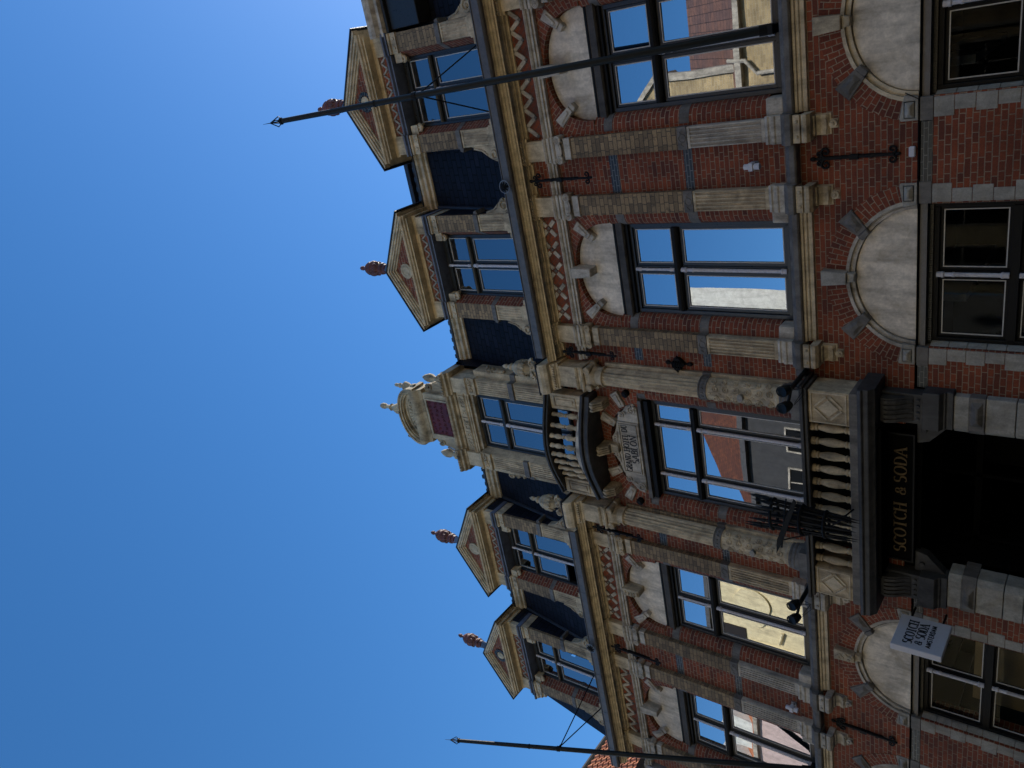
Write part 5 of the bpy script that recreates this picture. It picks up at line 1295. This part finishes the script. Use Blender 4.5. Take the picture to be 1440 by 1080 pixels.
# hanging shop sign, perpendicular to the wall
S = empty('projecting_sign', (-1.89, -.15, 3.54)); tag(S, 'square white projecting shop sign with black lettering beside the doorway', 'sign')
q = MB(); q.box(-.05, .05, -.67, 0, -.32, .32); q.build('sign_box', 'white', S, bevel=.015, seg=3)
q = MB(); q.tube([(0, .0, .2), (0, .28, .2)], .015, 8); q.tube([(0, .0, -.2), (0, .28, -.2)], .015, 8); q.build('bracket', 'black', S)
for s, h_, cy, z, th, tn, sx in (('SCOTCH', .115, -.335, .075, .24, .07, .90), ('&', .09, -.515, -.045, .24, .10, 1.2), ('SODA', .115, -.27, -.06, .24, .07, .90), ('AMSTERDAM', .058, -.335, -.155, .26, .26, 1.05)):
    tx = text(s, h_, (.0505, cy, z), (0, 1, 0), (0, 0, 1), (1, 0, 0), th, tn, .002, serif=(th != tn), sx=sx, track=.04 if th != tn else .1); tx.build('lettering', 'ink', S)

# =================================================================== neighbour on the left
M['render_pale'] = stone_mat('pale_render', (.36, .37, .40), streak=.3, blot=.25, bstr=.1)
M['render_cream'] = stone_mat('cream_render', (.78, .66, .40), streak=.25, blot=.25, bstr=.1)
M['render_pink'] = stone_mat('pink_render', (.62, .47, .43), streak=.2, blot=.2, bstr=.1)
M['render_white'] = stone_mat('white_render', (.74, .73, .66), streak=.2, blot=.25, bstr=.1)
M['tile_or'] = tile_mat('orange_pantiles', (.60, .22, .09), (.42, .12, .05))
M['dark_render'] = stone_mat('dark_grey_render', (.05, .05, .052), streak=.3, blot=.3)
M['tile_dk'] = tile_mat('dull_orange_tiles', (.17, .055, .022), (.10, .032, .016), .18, .14, False)
M['tile_br'] = tile_mat('brown_roof_tiles', (.13, .07, .05), (.07, .045, .035), .2, .15, False)
M['tile_pan'] = tile_mat('old_pantiles', (.17, .08, .06), (.10, .06, .055))
def pantile_roof(mb, o, U, V, nu, nv, wt=.24, ht=.30, amp=.03):
    """real corrugated tiles: o corner, U along eaves, V up the slope"""
    o, U, V = Vector(o), Vector(U).normalized(), Vector(V).normalized(); N = U.cross(V).normalized()
    K = 6
    for j in range(nv):
        for i in range(nu*K):
            def P(a, b, top):
                u = a*wt/K; ph = (a % K)/K; hgt = amp*math.sin(ph*2*math.pi)+(.035*(1-b) )
                return o+U*u+V*(ht*(j+b*1.0))+N*hgt
            mb.add([P(i, 0, 0), P(i+1, 0, 0), P(i+1, 1, 0), P(i, 1, 0)], [(0, 1, 2, 3)], [[(i*wt/K, j*ht), ((i+1)*wt/K, j*ht), ((i+1)*wt/K, (j+1)*ht), (i*wt/K, (j+1)*ht)]])
N = empty('neighbour_house', (-7.8, 0, 0)); tag(N, 'pale rendered house with bright orange tiled roof left of the hotel', 'building')
q = MB(); q.box(-7, -.02, .02, 9, 0, 8.95); q.build('wall', 'render_pale', N)
q = MB(); q.prof([(-.12, 8.95), (-.14, 9.05), (-.05, 9.08), (.2, 9.08), (.2, 8.95)], -7, -.03); q.build('eaves', 'lead', N)
q = MB(); q.box(-7, -.02, .3, 9, 8.95, 9.0); q.build('flat_roof', 'lead', N)
N2 = empty('tall_house', (-17.1, 0, 0)); tag(N2, 'tall house with sunlit orange pantile roof showing beyond the left end of the hotel', 'building')
q = MB(); q.prism([(-3.5, 0), (3.5, 0), (3.5, 10.5), (0, 15.35), (-3.5, 10.5)], 0, 14); q.build('wall', 'render_cream', N2)
q = MB(); V_ = Vector((-3.5, 0, 4.9)); pantile_roof(q, (3.6, -.2, 10.4), (0, 1, 0), V_, 60, 20); q.build('roof', 'tile_or', N2, smooth=True)
q = MB(); q.tube([(0, -.25, 15.42), (0, 14.2, 15.42)], .10, 8); q.build('ridge_tiles', 'tile_br', N2)

# =================================================================== houses across the street (seen mirrored in the glass)
YO = -12.0
def opp_window(parent, x, z, w_, h_, fm='pale'):
    f = MB(); y = YO
    f.box(x-w_/2-.05, x+w_/2+.05, y, y+.06, z-.05, z); f.box(x-w_/2-.05, x+w_/2+.05, y, y+.06, z+h_, z+h_+.06)
    f.box(x-w_/2-.05, x-w_/2, y, y+.05, z, z+h_); f.box(x+w_/2, x+w_/2+.05, y, y+.05, z, z+h_); f.box(x-.02, x+.02, y, y+.03, z, z+h_); f.box(x-w_/2, x+w_/2, y, y+.03, z+h_*.62, z+h_*.62+.04)
    fo = f.build('window', fm, parent); g_ = MB(); g_.box(x-w_/2, x+w_/2, y+.004, y+.02, z, z+h_); g_.build('pane', 'frame', fo)
def slope_roof(parent, x0, x1, ze, zr, depth, mat, over=.15, xr0=None, xr1=None):
    q = MB(); xr0 = x0 if xr0 is None else xr0; xr1 = x1 if xr1 is None else xr1
    L = math.hypot(depth, zr-ze)
    q.add([(x1+over, YO+over, ze), (x0-over, YO+over, ze), (xr0-over, YO-depth, zr), (xr1+over, YO-depth, zr)], [(0, 1, 2, 3)], [[(x1, 0), (x0, 0), (xr0, L), (xr1, L)]])
    q.add([(x0-over, YO-2*depth, ze), (x1+over, YO-2*depth, ze), (xr1+over, YO-depth, zr), (xr0-over, YO-depth, zr)], [(0, 1, 2, 3)], [[(x0, 0), (x1, 0), (xr1, L), (xr0, L)]])
    q.build('roof', mat, parent)
M['brick_opp'] = brick_mat('sunlit_yellow_brick', (.56, .42, .22), (.34, .25, .13), (.50, .43, .30), bw=.21, rh=.075, squash=1, stain=.4)
def house(name, x0, x1, ze, wm, roof, label, zr=None, depth=3.5, wins=(), cat='building', xb=None, **k):
    P = empty(name, ((x0+x1)/2, YO, 0)); P.location = (0, 0, 0); tag(P, label, cat, 'houses across the street mirrored in the panes')
    q = MB(); q.prism([(x0, YO), (x1, YO), (x1 if xb is None else xb, YO-8), (x0, YO-8)], 0, ze, 'z'); q.build('wall', wm, P)
    if roof: slope_roof(P, x0, x1, ze, zr, depth, roof, **k)
    for w4 in wins:
        if w4[1] > 4.1: opp_window(P, *w4)
    q = MB(); q.box(x0+.1, x1-.1, YO, YO+.12, .12, 3.6); q.box(x0, x1, YO, YO+.3, 3.6, 3.85); q.build('dark_bounce_band', 'frame2', P)  # invented dark band, added to weaken light bounced onto the hotel's lower storey
    q = MB(); q.box(x0-.05, x1+.05, YO-.1, YO+.18, ze-.18, ze-.01); q.build('eaves', 'pale' if roof and wm != 'dark_render' else 'lead', P)
    return P
def rows(x0, x1, zs, n, w_=.9, h_=1.5): return [(x0+(x1-x0)*(i+.5)/n, z, w_, h_) for i in range(n) for z in zs]
M['tile_pan'] = tile_mat('old_pantiles', (.20, .10, .07), (.12, .07, .06))
h1 = house('brick_house', 2.9, 9.5, 11.1, 'brick_opp', 'tile_pan', 'yellow brick house with pantile roof mirrored in the rightmost first floor window', 14.2, 3.6, rows(2.9, 9.5, (4.2, 7.3), 3))
q = MB(); q.prism([(2.9, 11.1), (4.95, 11.1), (4.95, 13.7), (3.95, 14.6), (2.9, 13.7)], YO-1.5, YO+.01); q.build('gable', 'brick_opp', h1)
q = MB(); diag(q, 2.8, 13.62, 3.95, 14.65, .14, YO-1.5, YO+.1); diag(q, 3.95, 14.65, 5.05, 13.62, .14, YO-1.5, YO+.1); q.box(4.9, 5.1, YO-.3, YO+.1, 11.0, 13.6); q.tube([(5.2, YO+.16, 11.3), (5.15, YO+.14, 10.8), (4.8, YO+.12, 10.5), (4.8, YO+.12, 3)], .06, 8); q.build('gable_trim', 'pale', h1)
house('white_house', -5.6, -1.75, 13.6, 'render_white', None, 'white flat-topped house mirrored in the window right of the centre', wins=rows(-5.6, -1.75, (1, 4, 7), 2), xb=-5.0)
house('low_house', -1.7, 2.85, 8.6, 'render_cream', 'tile_br', 'low cream house filling the gap between taller houses in the reflections', 10.0, 2.5, rows(-1.7, 2.85, (1, 4.4), 3))
h3 = house('dark_house', -10.8, -5.7, 11.8, 'dark_render', 'tile_dk', 'dark fronted house with dull orange roof mirrored in the central window', 14.9, 2.2, rows(-10.8, -5.7, (4.4, 8.3), 3, 1.0, 1.9), xr0=-6.5, xr1=-5.7)
h4 = house('cream_house', -19.2, -12.9, 13.7, 'render_cream', None, 'sunlit cream house mirrored in the window left of the centre', wins=rows(-19.2, -12.9, (1, 4, 7), 3))
q = MB(); q.prism([(-18.4, 12.2), (-15.0, 12.2), (-15.0, 13.72), (-18.4, 13.72)], YO-.5, YO+.05); q.build('mansard_panel', 'tile_br', h4)
q = MB(); q.box(-15.9, -15.5, YO, YO+.25, 10.2, 12.1); q.disc(-14.1, 12.0, YO, YO+.08, .7, 30); q.tube([(-15.2, YO+.1, 10.9), (-14.6, YO+.1, 10.75)], .05, 6); q.build('facade_relief', 'render_cream', h4)
h5 = house('pink_house', -28.5, -19.4, 12.3, 'render_pink', 'tile_or', 'pink house with orange roof mirrored in the leftmost first floor window', 14.8, 2.6, rows(-28.5, -19.4, (1, 4.4, 7.8), 5))
q = MB()
for k in range(3): q.prism([(-21.6-1.8*k, 12.3), (-20.4-1.8*k, 12.3), (-20.4-1.8*k, 13.3), (-21-1.8*k, 13.9), (-21.6-1.8*k, 13.3)], YO-1.5, YO+.06)
q.build('gable', 'render_white', h5)
house('end_house', 9.6, 22, 11.5, 'brick_opp', 'tile_or', 'long brick house at the right end across the street', 14.5, 3.5, rows(9.6, 22, (1, 4.4, 7.8), 6))

# right-hand neighbour continuing the street
Nr = empty('right_neighbour_house', (7.8, 0, 0)); tag(Nr, 'plain brick house standing against the right end of the hotel', 'building')
q = MB(); q.box(.02, 9, .05, 9, 0, 8.6); q.build('wall', 'brick', Nr)
q = MB(); q.add([(0.02, .0, 8.6), (9, .0, 8.6), (9, 4.5, 11.2), (.02, 4.5, 11.2)], [(0, 1, 2, 3)], [[(0, 0), (9, 0), (9, 5.2), (0, 5.2)]]); q.build('roof', 'tile_br', Nr)
for x in (1.6, 4.4, 7.2):
    for z in (1.0, 4.9):
        f = MB(); f.box(x-.55, x+.55, .0, .049, z, z+2.0); fo = f.build('window', 'post', Nr); g_ = MB(); g_.box(x-.48, x-.03, -.006, .0, z+.07, z+1.93); g_.box(x+.03, x+.48, -.006, .0, z+.07, z+1.93); g_.build('pane', 'frame', fo)
